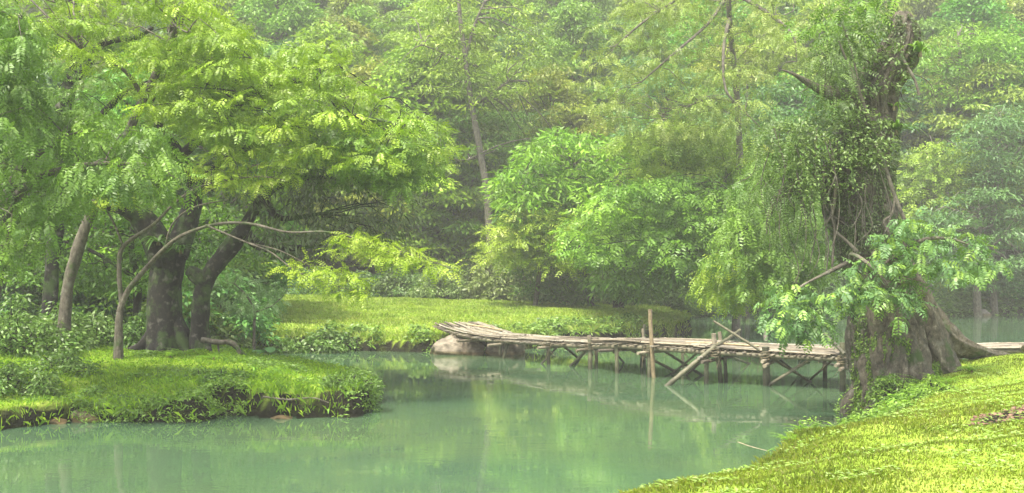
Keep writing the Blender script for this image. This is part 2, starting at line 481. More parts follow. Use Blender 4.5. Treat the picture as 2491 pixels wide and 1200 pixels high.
xs = np.concatenate([np.linspace(-260, -42, 24)[:-1], np.linspace(-42, -15, 40)[:-1], np.arange(-15, 16, 0.16), np.linspace(16, 42, 40)[1:], np.linspace(42, 260, 24)[1:]])
ys = np.concatenate([np.linspace(-40, 5, 14)[:-1], np.arange(5, 43, 0.16), np.linspace(43, 75, 60)[1:], np.linspace(75, 320, 60)[1:]])
def overhang(X, Y):
    """how far the turf lip of the left bank leans out over the water"""
    s = sdist(MAIN, X, Y) + 0.35 * vnoise(X, Y, 1.3) + 0.12 * vnoise(X, Y, 0.45, 2); e = 0.1
    gx = (sdist(MAIN, X + e, Y) - sdist(MAIN, X - e, Y)) / (2 * e); gy = (sdist(MAIN, X, Y + e) - sdist(MAIN, X, Y - e)) / (2 * e)
    m = (s > 0.04) * np.exp(-(s / 0.5) ** 2) * (Y < 24.5) * (X > -13) * (0.30 + 0.30 * vnoise(X, Y, 1.6, 14)).clip(0.05, 0.6) * (1 + 0.8 * (X > -6.6))
    return X - gx * m, Y - gy * m
GX, GY = np.meshgrid(xs, ys)
GZ = height(GX, GY)
nx, ny = len(xs), len(ys)
ii = np.arange(ny - 1)[:, None] * nx + np.arange(nx - 1)[None]
GF = np.stack([ii, ii + 1, ii + nx + 1, ii + nx], -1).reshape(-1, 4)
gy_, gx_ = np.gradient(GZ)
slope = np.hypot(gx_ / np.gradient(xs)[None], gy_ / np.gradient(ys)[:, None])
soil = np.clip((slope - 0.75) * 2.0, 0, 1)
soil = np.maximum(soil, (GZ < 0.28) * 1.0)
soil = np.maximum(soil, np.clip((GY - 62.5) / 3, 0, 1) * 0.8)
soil = np.where((GX > 22) & (GX < 31) & (GY > 63) & (GY < 69) & (GZ > 0.5), soil * 0.1, soil)
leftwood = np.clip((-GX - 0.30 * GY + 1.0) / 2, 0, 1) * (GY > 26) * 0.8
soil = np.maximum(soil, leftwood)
dirt_patch = ((GX - 7.5) / 1.0) ** 2 + ((GY - 14.5) / 0.55) ** 2 + 0.5 * vnoise(GX, GY, 0.5)
soil = np.maximum(soil, np.clip(1.5 - dirt_patch, 0, 1))
soil = np.maximum(soil, np.clip(1.4 - ((GX - 5.3) / 0.45) ** 2 - ((GY - 13.6) / 0.3) ** 2, 0, 0.8))
path = np.exp(-((GY - 41.5 - 0.05 * GX) / 0.9) ** 2) * (GX > -10) * (GX < -0.5) * 0.55
soil = np.maximum(soil, path)
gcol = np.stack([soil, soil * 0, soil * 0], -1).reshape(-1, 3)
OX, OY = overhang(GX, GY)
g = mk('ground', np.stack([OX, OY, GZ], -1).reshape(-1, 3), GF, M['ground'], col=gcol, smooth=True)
tag(g, 'grassy river banks, meadow and wooded hillside', 'ground', kind='structure')
wv = np.array([[-260, -40, 0], [260, -40, 0], [260, 90, 0], [-260, 90, 0]], float)
w_ = mk('water', wv, np.array([[0, 1, 2, 3]]), M['water'])
tag(w_, 'still milky green river under the bamboo bridge', 'water', kind='structure')

# ------------------------------------------------------------------ grasses and low cover (stuff)
def scatter(xr, yr, n, rng, ok):
    X = xr[0] + rng.rand(n) * (xr[1] - xr[0]); Y = yr[0] + rng.rand(n) * (yr[1] - yr[0])
    k = np.abs(X) < 0.52 * Y + 1.2
    X = X[k]; Y = Y[k]
    k = ok(X, Y); X = X[k]; Y = Y[k]; Z = height(X, Y)
    X, Y = overhang(X, Y)
    return X, Y, Z

def blades(mb, Pp, h, w, lean, cols, rng):
    n = len(Pp)
    a = rng.rand(n) * 2 * np.pi
    S = np.stack([np.cos(a), np.sin(a), np.zeros(n)], 1); L = np.stack([-np.sin(a), np.cos(a), np.zeros(n)], 1)
    h = (np.broadcast_to(h, (n,)) * (0.5 + rng.rand(n)))[:, None]; w = np.broadcast_to(w, (n,))[:, None] * np.ones((n, 1))
    le = lean * rng.rand(n, 1)
    up = np.array([0, 0, 1.0])
    V = np.stack([Pp - S * w / 2, Pp + S * w / 2, Pp + up * h * 0.6 + L * h * le * 0.4 + S * w * 0.35, Pp + up * h * (1 - 0.3 * le) + L * h * le], 1)
    mb.add(V.reshape(-1, 3), np.arange(4 * n).reshape(-1, 4), np.repeat(mixcol(cols, n, rng, 0.14) * (1 + 0.10 * vnoise(Pp[:, 0], Pp[:, 1], 1.1, 31)[:, None] * np.array([1.5, 1.0, 0.8]) + 0.08 * vnoise(Pp[:, 0], Pp[:, 1], 0.35, 33)[:, None]), 4, 0).clip(0.01, 1))

def sR(X, Y): return sdist(RIGHT, X, Y)
def sM(X, Y): return sdist(MAIN, X, Y)
LAWN = [(0.175, 0.225, 0.016), (0.145, 0.20, 0.015), (0.20, 0.24, 0.022), (0.125, 0.18, 0.015), (0.21, 0.21, 0.06)]
MEAD = [(0.31, 0.42, 0.07), (0.25, 0.36, 0.05), (0.38, 0.44, 0.11)]
BANK = [(0.20, 0.34, 0.025), (0.28, 0.42, 0.03), (0.13, 0.24, 0.03)]

rng = R(11)
mb = MB()
def near_ok(X, Y):
    dens = np.clip(1.6 - (Y - 8) / 12, 0.45, 1)
    bare = ((X - 7.5) / 1.0) ** 2 + ((Y - 14.5) / 0.55) ** 2 + 0.5 * vnoise(X, Y, 0.5)
    return (sR(X, Y) > 0.02) & (rng.rand(len(X)) < dens) & (bare > 1.05 + 0.3 * rng.rand(len(X))) & (((X - 5.3) / 0.45) ** 2 + ((Y - 13.6) / 0.3) ** 2 + 0.8 * vnoise(X, Y, 0.2) > 1.3 * rng.rand(len(X)))
X, Y, Z = scatter((-1, 16), (8, 26), 330000, rng, near_ok)
hgt = 0.034 + 0.028 * np.clip(vnoise(X, Y, 0.8), 0, 1) + 0.10 * np.exp(-sR(X, Y) * 1.8)
blades(mb, np.stack([X, Y, Z - 0.01], 1), hgt, 0.011 + 0.0005 * Y, 0.9, LAWN, rng)
# small pale clover-like leaves lying in the lawn
X, Y, Z = scatter((0, 14), (8, 21), 26000, rng, lambda X, Y: (sR(X, Y) > 0.3) & (vnoise(X, Y, 0.7, 8) > 0.1))
n = len(X); a = rng.rand(n) * 6.283
D = nrm(np.stack([np.cos(a), np.sin(a), 0.4 * rng.rand(n)], 1)); N = nrm(np.array([0, 0, 1.0]) + 0.3 * rng.randn(n, 3)); N = nrm(N - D * np.sum(N * D, 1, keepdims=True))
V, F = leaf_quads(np.stack([X, Y, Z + 0.03 + 0.03 * rng.rand(n)], 1), D, N, 0.055 + 0.03 * rng.rand(n), 0.028)
mb.add(V, F, np.repeat(mixcol([(0.30, 0.42, 0.10), (0.36, 0.46, 0.18), (0.22, 0.36, 0.05)], n, rng), 4, 0))
o = mb.build('grass', M['grass']); tag(o, 'bright yellow green lawn grass on the near right bank', 'grass', kind='stuff')

mb = MB()
X, Y, Z = scatter((-16, -2.2), (19, 36), 110000, rng, lambda X, Y: (sM(X, Y) > 0.0) & (Y < 34))
s = sM(X, Y)
hgt = 0.07 + 0.09 * np.clip(vnoise(X, Y, 0.7), 0, 1) + 0.05 * np.exp(-s * 2)
blades(mb, np.stack([X, Y, Z - 0.01], 1), hgt, 0.022, 1.1, BANK, rng)
o = mb.build('grass', M['grass']); tag(o, 'tufted green grass covering the low left bank spit', 'grass', kind='stuff')

mb = MB()
X, Y, Z = scatter((-14, 9), (37, 63), 130000, rng, lambda X, Y: (sM(X, Y) > 0.05) & (Y > 36) & (rng.rand(len(X)) > 0.5 * np.exp(-((Y - 41.5 - 0.05 * X) / 0.9) ** 2)))
s = sM(X, Y)
blades(mb, np.stack([X, Y, Z - 0.01], 1), 0.10 + 0.12 * np.clip(vnoise(X, Y, 1.4), 0, 1) + 0.18 * np.exp(-s * 1.2), 0.045, 1.0, MEAD, rng)
o = mb.build('grass', M['grass']); tag(o, 'sunlit meadow grass on the far bank behind the bridge', 'grass', kind='stuff')

def bank_weeds(label, poly, xr, yr, n, smin, smax, L, cols, rng, hang=0.3, hmax=0.35, cond=None):
    mb = MB()
    X, Y, Z = scatter(xr, yr, n * 12, rng, lambda X, Y: (sdist(poly, X, Y) > smin) & (sdist(poly, X, Y) < smax) & (vnoise(X, Y, 0.8, 12) > -0.25) & (cond(X, Y) if cond else True))
    X, Y, Z = X[:n], Y[:n], Z[:n]
    for q in range(6):
        m = len(X)
        a = rng.rand(m) * 6.283
        D = nrm(np.stack([np.cos(a), np.sin(a) - 0.25, 0.5 - hang - rng.rand(m)], 1)); N = nrm(np.array([0, -0.3, 1.0]) + 0.5 * rng.randn(m, 3)); N = nrm(N - D * np.sum(N * D, 1, keepdims=True))
        Pb = np.stack([X + 0.08 * rng.randn(m), Y + 0.08 * rng.randn(m), Z + hmax * rng.rand(m) * np.clip(0.5 + vnoise(X, Y, 0.5, 3), 0.15, 1)], 1)
        V, F = leaf_quads(Pb, D, N, L * (0.6 + 0.8 * rng.rand(m)), L * 0.36)
        mb.add(V, F, np.repeat(mixcol(cols, m, rng), 4, 0))
    o = mb.build('undergrowth', M['leaf']); return tag(o, label, 'undergrowth', kind='stuff')
rng = R(21)
W1 = [(0.09, 0.18, 0.02), (0.15, 0.27, 0.03), (0.20, 0.32, 0.06)]
bank_weeds('leafy creepers hanging over the undercut left bank', MAIN, (-13, -2.4), (19, 34), 6500, -0.08, 0.45, 0.09, W1, rng, hmax=0.12)
bank_weeds('low weeds scattered through the left bank grass', MAIN, (-15, -3.5), (19, 33), 2200, 1.5, 9, 0.09, W1, rng, hang=0.0, hmax=0.16, cond=lambda X, Y: vnoise(X, Y, 1.5, 22) > 0.15)
bank_weeds('leafy weeds along the water edge of the far meadow', MAIN, (-14, 9), (36, 62), 4200, -0.1, 1.3, 0.20, W1 + [(0.2, 0.3, 0.06)], rng, hmax=0.5, cond=lambda X, Y: X < 5.5)
bank_weeds('trailing weeds on the near right bank by the old tree', RIGHT, (4, 12), (17, 26.5), 3000, -0.15, 0.8, 0.09, W1 + [(0.2, 0.34, 0.03)], rng, hmax=0.3)
bank_weeds('dark ground cover on the far forest edge at the waterline', MAIN, (9.5, 34), (53, 70), 4800, -0.2, 2.2, 0.30, [(0.13, 0.24, 0.04), (0.18, 0.30, 0.06), (0.09, 0.18, 0.03)], rng, hmax=0.9)

# ------------------------------------------------------------------ bamboo footbridge
NE = [(-2.9, 38.4), (-2.1, 36.7), (-1.2, 35.5), (-0.43, 34.9), (1.17, 32.7), (2.4, 31.4), (3.07, 30.2), (3.9, 29.1), (5.24, 27.6), (6.74, 27.0), (8.5, 25.9)]
ZE = [1.00, 0.86, 0.76, 0.72, 0.80, 0.84, 0.93, 0.95, 0.97, 0.93, 0.93]
WD = [1.9, 1.85, 1.75, 1.7, 1.7, 1.75, 1.8, 1.9, 2.1, 2.3, 2.4]
NEa = np.array([(a[0], a[1], z) for a, z in zip(NE, ZE)])
seg_t = np.concatenate([[0], np.cumsum(np.linalg.norm(np.diff(NEa, axis=0), axis=1))])
LEN = seg_t[-1]
_ctl = spline(NEa, 201); _ct = np.linspace(0, 1, 201)
_arc = np.concatenate([[0], np.cumsum(np.linalg.norm(np.diff(_ctl, axis=0), axis=1))]); LEN = _arc[-1]
def bp(u, v, dz=0.0):
    """a point on the deck: u metres along, v metres from the near edge towards the far edge"""
    u = np.atleast_1d(np.asarray(u, float)); v = np.broadcast_to(np.asarray(v, float), u.shape)
    q = np.stack([np.interp(u, _arc, _ctl[:, k]) for k in range(3)], -1)
    q2 = np.stack([np.interp(u + 0.3, _arc, _ctl[:, k]) for k in range(3)], -1); q1 = np.stack([np.interp(u - 0.3, _arc, _ctl[:, k]) for k in range(3)], -1)
    t = q2 - q1; t[:, 2] = 0; t = nrm(t)
    pr = np.stack([-t[:, 1], t[:, 0], 0 * t[:, 0]], -1)
    return q + pr * v[:, None] + np.array([0, 0, 1.0]) * np.broadcast_to(dz, u.shape)[:, None]
def bu(px):
    """metres along the bridge where its near edge stands in photo column px"""
    q = _ctl[:, 0] / _ctl[:, 1] * FPX + CX
    return float(np.interp(px, q, _arc))
rng = R(31)
BAM = [(0.235, 0.20, 0.14), (0.29, 0.25, 0.18), (0.18, 0.15, 0.105), (0.28, 0.255, 0.20), (0.12, 0.10, 0.075)]
BGR = [(0.12, 0.115, 0.07), (0.16, 0.145, 0.095), (0.085, 0.082, 0.055)]
bridge = thing('bamboo_footbridge', 'long weathered bamboo footbridge crossing the green river on crooked poles', 'footbridge', (3.0, 31.0, 0.0))
def slat_deck(mb, fn, length, width_at, rng, zj=0.012):
    v = 0.0
    wmax = max(width_at(0), width_at(length))
    rows = int(wmax / 0.07)
    for r in range(rows):
        u = -rng.rand() * 0.9
        while u < length:
            L = 1.1 + rng.rand() * 1.6
            u0, u1 = max(0, u), min(length, u + L); u = u + L * 0.93
            if u1 - u0 < 0.15: continue
            vv = (r + 0.5) / rows + 0.012 * rng.randn()
            w = 0.052 + 0.02 * rng.rand()
            k = 6
            uu = np.linspace(u0, u1, k)
            wob = 0.02 * rng.randn() * np.linspace(-1, 1, k)
            dz0 = 0.02 * rng.rand() + zj * rng.randn(); tilt = 0.010 * rng.randn() * np.linspace(-1, 1, k)
            c = BAM[rng.randint(len(BAM))]; c = np.array(c) * (0.8 + 0.4 * rng.rand())
            Vs = []
            for s, z in ((-0.5, 0), (-0.22, 0.014), (0.22, 0.014), (0.5, 0), (0.5, -0.02), (-0.5, -0.02)):
                Vs.append(fn(uu, vv * np.array([width_at(x) for x in uu]) + s * w + wob, dz0 + tilt + z))
            V = np.stack(Vs, 1).reshape(-1, 3)
            i = np.arange(k - 1)[:, None] * 6; j = np.arange(6)[None]; kk = (j + 1) % 6
            F = np.stack([i + j, i + kk, i + 6 + kk, i + 6 + j], -1).reshape(-1, 4)
            mb.add(V, F, c)
            mb.add(V[:6], np.array([[0, 1, 2, 3], [0, 3, 4, 5]]), c * 0.9); mb.add(V[-6:], np.array([[3, 2, 1, 0], [5, 4, 3, 0]]), c * 0.9)
wat = lambda u: float(np.interp(u, np.interp(seg_t / seg_t[-1], np.linspace(0, 1, 11), np.linspace(0, 1, 11)) * LEN, WD))
cuts = [0, bu(1215), bu(1436), bu(1715), LEN]
mats = []
for a, b in zip(cuts[:-1], cuts[1:]):
    mb = MB()
    off = 0.02 * rng.randn()
    slat_deck(mb, lambda uu, vv, dz, a=a, off=off: bp(np.asarray(uu) + a, vv, np.asarray(dz) + off), b - a, lambda u, a=a: wat(u + a), rng)
    # ragged cross slats whose ends stick out of the near edge
    for u in np.arange(a + 0.08, b, 0.15):
        e0 = -0.10 - 0.12 * rng.rand(); w = 0.05 + 0.03 * rng.rand()
        vv = np.linspace(e0, wat(u) + 0.08 * rng.rand(), 5)
        du = 0.05 * rng.randn()
        c = np.array(BAM[rng.randint(len(BAM))]) * (0.7 + 0.4 * rng.rand())
        z0 = -0.045 + 0.012 * rng.randn() + off
        rows_ = []
        for su, sz in ((-0.5, 0), (0.5, 0), (0.5, -0.025), (-0.5, -0.025)):
            rows_.append(bp(np.full(5, u) + su * w + du * np.linspace(1, -1, 5), vv, z0 + sz - 0.03 * (vv < 0)))
        V = np.stack(rows_, 1).reshape(-1, 3)
        i = np.arange(4)[:, None] * 4; j = np.arange(4)[None]; kk = (j + 1) % 4
        mb.add(V, np.stack([i + j, i + kk, i + 4 + kk, i + 4 + j], -1).reshape(-1, 4), c)
        mb.add(V[:4], np.array([[3, 2, 1, 0]]), c)
    mb.build('deck', M['bamboo'], bridge)
def pole(p0, p1, r0, r1=None, name='pole', cols=BGR, knots=True, bend=0.03, mat='bamboo', parent=None, seg=10):
    p0 = np.asarray(p0, float); p1 = np.asarray(p1, float); r1 = r0 if r1 is None else r1
    L = np.linalg.norm(p1 - p0); m = (p0 + p1) / 2 + rng.randn(3) * bend * L * 0.3
    mb = MB(); n = max(7, int(L / 0.09))
    Q = spline([p0, m, p1], n)
    k0 = rng.randint(4)
    rr = np.linspace(r0, r1, n)
    if knots: rr = rr * (1 + 0.13 * ((np.arange(n) + k0) % 4 == 0))
    c = np.array(cols[rng.randint(len(cols))]) * (0.85 + 0.3 * rng.rand())
    tube(mb, Q, list(rr * 0.74), seg=seg, n=n, c=c)
    if p0[2] < 0:                                        # algae and wet wood near the waterline
        for q in range(len(mb.V)): mb.C[q] = mb.C[q] * (0.5 + 0.5 * np.clip((mb.V[q][:, 2:3] - 0.08 - 0.05 * rng.rand()) / 0.22, 0, 1)) * np.array([1, 1.04, 1])
    return mb.build(name, M[mat], parent if parent is not None else bridge, smooth=True)
def W_(x, y): return P(x, y, CAMZ * FPX / (y - HY))      # a point on the water surface
def down(p, z=-1.0): q = np.array(p, float); q[2] = z; return q
# near posts: (column at water, row at water, column at top, radius, height over deck)
for (xw, yw, xt, r, hi) in [(1335, 887, 1332, 0.082, -0.02), (1436, 899, 1434, 0.095, 0.06), (1500, 909, 1498, 0.08, -0.03), (1577, 919, 1576, 0.08, -0.04), (1718, 932, 1718, 0.085, -0.06), (1758, 928, 1745, 0.09, 0.02),
                            (1866, 938, 1862, 0.13, 0.10), (2048, 951, 2049, 0.10, 0.30)]:
    b = W_(xw, yw); u = bu(xt); t = bp(u, 0.02)[0]; t[2] += hi
    pole(b + np.array([0, 0, -0.8]), t, r * 1.05, r * 0.95, 'post')
for (xw, yw, xt, r, hi) in [(1448, 882, 1450, 0.075, -0.05), (1557, 889, 1568, 0.07, 0.35), (1572, 890, 1569, 0.06, -0.05), (1665, 895, 1658, 0.07, -0.05), (1768, 928, 1762, 0.07, -0.05), (2010, 926, 2007, 0.085, -0.08)]:
    b = W_(xw, yw); d = b[1] + 0.05; t = P(xt, 830, d); t[2] = np.interp(b[0], NEa[:, 0], NEa[:, 2]) + hi
    pole(b + np.array([0, 0, -0.8]), t, r, r * 0.95, 'post')
for (x0, y0, d0, x1, y1, d1, r) in [(1215, 905, 34.8, 1237, 828, 34.9, 0.07), (1217, 860, 35.2, 1217, 826, 35.1, 0.07), (1140, 880, 36.4, 1138, 826, 36.5, 0.06)]:
    pole(P(x0, y0, d0), P(x1, y1, d1), r, r, 'post')
# stubs standing above the deck
for (x, yt, yb, d, r) in [(1738, 812, 836, 27.9, 0.09), (1752, 808, 828, 29.6, 0.075), (1863, 801, 830, 29.6, 0.08), (1565, 800, 822, 31.4, 0.05), (1435, 816, 832, 31.6, 0.09)]:
    pole(P(x, yb, d), P(x - 2, yt, d), r, r * 0.95, 'post', cols=BAM)
# tall flat board nailed to a post
mb = MB(); b0 = P(1590, 917, 29.0); t0 = P(1581, 753, 29.0)
ax = nrm(t0 - b0); sx_ = np.array([1, 0, 0]) * 0.055; sy_ = np.array([0, 1, 0]) * 0.02
for c0, c1 in ((b0 - ax * 0.8, t0),):
    V = []
    for k in range(9):
        q = c0 + (c1 - c0) * k / 8 + np.array([0.008 * rng.randn(), 0, 0]); V += [q - sx_ - sy_, q + sx_ - sy_, q + sx_ + sy_, q - sx_ + sy_]
    V = np.array(V); i = np.arange(8)[:, None] * 4; j = np.arange(4)[None]; kk = (j + 1) % 4
    mb.add(V, np.stack([i + j, i + kk, i + 4 + kk, i + 4 + j], -1).reshape(-1, 4), (0.26, 0.20, 0.12)); mb.add(V[-4:], np.array([[0, 1, 2, 3]]), (0.28, 0.22, 0.13))
mb.build('upright_board', M['bamboo'], bridge)
# braces (two ends each, drawn column/row/depth)
for (x0, y0, d0, x1, y1, d1, r, nm) in [
    (1625, 938, 27.2, 1740, 842, 27.5, 0.085, 'brace'), (1740, 842, 27.55, 1800, 803, 29.6, 0.06, 'brace'),
    (1735, 781, 27.0, 1848, 852, 26.8, 0.045, 'brace'), (2006, 812, 26.4, 2055, 862, 25.7, 0.06, 'brace'),
    (1358, 833, 32.6, 1394, 864, 33.9, 0.055, 'brace'), (1394, 883, 32.2, 1432, 848, 31.8, 0.06, 'brace'),
    (1470, 836, 31.2, 1508, 876, 33.0, 0.045, 'brace'), (1515, 842, 30.4, 1628, 899, 30.6, 0.055, 'brace'),
    (1600, 844, 29.4, 1702, 910, 29.6, 0.055, 'brace'), (1668, 911, 29.6, 1728, 860, 29.0, 0.05, 'brace'),
    (1740, 853, 29.0, 1819, 883, 32.6, 0.05, 'brace'), (1875, 870, 27.2, 1967, 928, 27.9, 0.05, 'brace'),
    (1867, 938, 27.1, 1995, 860, 26.9, 0.06, 'brace'), (1912, 857, 27.6, 2040, 893, 31.4, 0.05, 'brace'), (2042, 893, 31.0, 2080, 900, 31.6, 0.05, 'brace'), (1962, 932, 28.3, 2030, 872, 27.6, 0.045, 'brace'), (1880, 862, 28.6, 1930, 902, 29.2, 0.045, 'brace'), (1330, 872, 33.0, 1362, 838, 33.0, 0.045, 'brace'), (1640, 905, 29.8, 1700, 856, 28.6, 0.045, 'brace')]:
    a = P(x0, y0, d0); b = P(x1, y1, d1)
    lo, hi = (a, b) if a[2] < b[2] else (b, a)
    if lo[2] < 0.25: lo = lo + (lo - hi) * (0.5 / max(0.3, abs(hi[2] - lo[2])))   # the foot goes on under the water
    pole(lo, hi, r * 1.05, r * 0.9, nm)
# lengthwise stringers and cross beams
for v, du in ((0.06, 0), (0.95, 0.3), (1.6, 0.1)):
    for a, b in zip([0.4, 3.8, 6.6, 9.9], [4.0, 6.9, 10.2, LEN - 0.1]):
        uu = np.linspace(a, b, 9); mb = MB()
        Q = bp(uu, v + 0.02 * rng.randn(), -0.15 + 0.012 * rng.randn())
        n = 30; rr = 0.058 * (1 + 0.12 * (np.arange(n) % 5 == 0))
        tube(mb, Q, list(rr), seg=8, n=n, c=np.array(BGR[1]) * (0.9 + 0.3 * rng.rand()))
        mb.build('stringer', M['bamboo'], bridge, smooth=True)
for px in (1140, 1217, 1333, 1432, 1492, 1577, 1718, 1862, 2045):
    u = bu(px)
    for q in range(2 if px > 1700 else 1):
        a = bp(u + 0.1 * q, -0.42 - 0.15 * rng.rand(), -0.25 - 0.10 * q)[0]; b = bp(u + 0.05 * rng.randn(), wat(u) + 0.15, -0.25 - 0.1 * q)[0]
        pole(a, b, 0.062, 0.055, 'cross_beam', cols=BAM)
# lashings round the post heads
for px in (1332, 1434, 1576, 1740, 1862, 2049):
    mb = MB(); u = bu(px)
    for q in range(4):
        c = bp(u, -0.02, -0.2 + 0.05 * q)[0]; th = np.linspace(0, 6.283, 13)
        ring = c + 0.115 * np.stack([np.cos(th), np.sin(th), 0.25 * np.sin(th + q)], 1)
        tube(mb, ring, [0.012] * 13, seg=5, n=26, c=(0.17, 0.14, 0.085), cap=False)
    for q in range(5):
        c = bp(u + 0.1 * rng.randn(), 0.0, -0.2)[0]; e = c + np.array([0.12 * rng.randn(), -0.05, -0.25 - 0.25 * rng.rand()])
        tube(mb, [c, (c + e) / 2 + 0.06 * rng.randn(3), e], [0.008, 0.007, 0.004], seg=4, c=(0.17, 0.14, 0.085), cap=False)
    mb.build('lashing', M['bamboo'], bridge)
# loose bamboo fibres hanging from the deck
mb = MB()
for q in range(60):
    u = rng.rand() * LEN; c = bp(u, 0.1 * rng.rand(), -0.1)[0]; e = c + np.array([0.2 * rng.randn(), 0.05 * rng.randn(), -0.15 - 0.35 * rng.rand() ** 2])
    tube(mb, [c, (c + e) / 2 + 0.05 * rng.randn(3), e], [0.008, 0.008, 0.004], seg=4, c=(0.17, 0.14, 0.085), cap=False)
tag(mb.build('fibres', M['bamboo'], bridge), kind='stuff')

# loose bamboo canes lying on the deck
for (u, v, L, a) in [(1.2, 0.9, 1.9, 0.25), (bu(1640), 0.5, 2.4, 0.02)]:
    mb = MB(); p0 = bp(u, v, 0.07)[0]; p1 = bp(u + L, v + a * L, 0.07)[0]
    n = 20; tube(mb, [p0, (p0 + p1) / 2 + np.array([0, 0, 0.01]), p1], list(0.028 * (1 + 0.15 * (np.arange(n) % 4 == 0))), seg=7, n=n, c=(0.44, 0.35, 0.2))
    tag(mb.build('bamboo_cane', M['bamboo'], smooth=True, loc=p0), 'loose thin cane lying on the %s of the bamboo deck' % ('wide grassy bank end' if u < 2 else 'middle'), 'cane')

# right hand walkway between the roots and the lawn
walk = thing('bamboo_walkway', 'short bamboo walkway lying on the bank behind the roots of the old tree', 'walkway', (11.5, 26.5, 1.0))
wa = np.array([9.6, 27.3, 0.93]); wb = np.array([15.6, 24.6, 1.28]); wt = nrm(wb - wa); wl = np.linalg.norm(wb - wa); wp = nrm(np.array([-wt[1], wt[0], 0]))
mb = MB(); slat_deck(mb, lambda uu, vv, dz: wa + np.asarray(uu)[:, None] * wt + np.asarray(vv)[:, None] * wp + np.array([0, 0, 1.0]) * np.asarray(dz)[:, None], wl, lambda u: 1.5, rng); mb.build('deck', M['bamboo'], walk)
for v in (0.08, 1.4):
    mb = MB(); tube(mb, [wa + wp * v - [0, 0, .1], wb + wp * v - [0, 0, .1]], [0.06, 0.06], seg=8, n=12, c=BGR[1]); mb.build('stringer', M['bamboo'], walk, smooth=True)
for u in (0.6, 2.6, 4.6):
    mb = MB(); c = wa + wt * u + wp * 0.1; tube(mb, [c - [0, 0, 1.6], c - [0, 0, 0.1]], [0.07, 0.06], seg=8, n=8, c=BGR[0]); mb.build('post', M['bamboo'], walk, smooth=True)

# ------------------------------------------------------------------ rocks
def rock(name, label, c, r, seed, col=(0.42, 0.36, 0.27), cat='rock', group=None, faceted=0.35):
    rg = R(seed)
    nth, nph = 48, 28
    th = np.linspace(0, 2 * np.pi, nth, endpoint=False); ph = np.linspace(0, np.pi, nph)
    T, Ph = np.meshgrid(th, ph)
    U = np.stack([np.cos(T) * np.sin(Ph), np.sin(T) * np.sin(Ph), np.cos(Ph)], -1).reshape(-1, 3)
    rad = np.ones(len(U)) * 1.1
    for k in range(16):
        d = nrm(rg.randn(3)); h = 0.72 + 0.22 * rg.rand()
        q = U @ d
        rad = np.minimum(rad, np.where(q > 0.05, h / np.maximum(q, 0.05), 9))
    rad = rad * (1 + 0.06 * vnoise(U[:, 0] * 3 + seed, U[:, 1] * 3 + U[:, 2] * 4) + 0.03 * vnoise(U[:, 0] * 9 + seed, U[:, 1] * 9 + U[:, 2] * 11))
    V = np.array(c) + U * rad[:, None] * np.array(r)
    i = np.arange(nph - 1)[:, None] * nth; j = np.arange(nth)[None]; k = (j + 1) % nth
    F = np.stack([i + j, i + k, i + nth + k, i + nth + j], -1).reshape(-1, 4)[:, ::-1]
    cc = np.array(col) * (1 + 0.12 * vnoise(V[:, 0] * 4, V[:, 2] * 6))[:, None]
    cc = np.where((V[:, 2:3] < 0.12), cc * np.array([0.75, 0.68, 0.5]), cc)
    o = mk(name, V, F, M['rock'], col=cc.clip(0, 1), smooth=False, loc=(c[0], c[1], 0))
    return tag(o, label, cat, group)
rock('boulder', 'large pale limestone boulder under the far end of the bridge', (-2.15, 36.7, 0.12), (0.85, 0.7, 0.55), 3, (0.24, 0.205, 0.155))
rock('boulder', 'blocky cream boulder beside the leaning post under the deck', (-0.2, 36.6, 0.15), (0.75, 0.6, 0.50), 8, (0.25, 0.215, 0.165))
rock('boulder', 'brown boulder in the shadow beneath the bridge deck', (-1.35, 36.3, 0.15), (0.45, 0.4, 0.42), 12, (0.15, 0.12, 0.09))
rock('boulder', 'yellowish flat stone at the foot of the undercut left bank', (-8.75, 21.0, 0.06), (0.30, 0.22, 0.20), 15, (0.20, 0.165, 0.10))
rock('boulder', 'small brown stone in the water at the tip of the left spit', (-4.8, 21.45, 0.0), (0.22, 0.16, 0.09), 18, (0.14, 0.11, 0.07))
rock('boulder', 'tiny ochre stone against the bank beside the flat yellowish stone', (-9.15, 20.75, 0.0), (0.18, 0.15, 0.13), 19, (0.17, 0.13, 0.08))
rock('boulder', 'grey brown stone block at the lawn end of the short walkway', (12.35, 24.2, 1.25), (0.38, 0.3, 0.16), 22, (0.2, 0.16, 0.12))
rock('boulder', 'pale stone block at the waterline of the far right shore', (28.9, 63.2, 0.1), (0.55, 0.4, 0.28), 25, (0.2, 0.18, 0.15))
# clods of earth in the bare patch of the lawn
mb = MB(); rg = R(41)
for k in range(420):
    a = rg.rand() * 6.283; q = rg.rand() ** 0.7
    x = 7.5 + 1.1 * q * math.cos(a); y = 14.5 + 0.6 * q * math.sin(a); s = 0.012 + 0.035 * rg.rand() ** 2
    U = nrm(rg.randn(8, 3)); V = np.array([[-1, -1, -1], [1, -1, -1], [1, 1, -1], [-1, 1, -1], [-1, -1, 1], [1, -1, 1], [1, 1, 1], [-1, 1, 1]]) * 0.6 + U * 0.3
    V = V * s * np.array([1, 1, 0.6]) + [x, y, hz(x, y) + s * 0.3]
    mb.add(V, np.array([[3, 2, 1, 0], [4, 5, 6, 7], [0, 1, 5, 4], [1, 2, 6, 5], [2, 3, 7, 6], [3, 0, 4, 7]]), np.array([(0.22, 0.13, 0.09), (0.30, 0.18, 0.13), (0.14, 0.09, 0.06)][rg.randint(3)]))
tag(mb.build('soil_clods', M['soil']), 'crumbly reddish earth in the bare patch of the lawn', 'soil', kind='stuff')

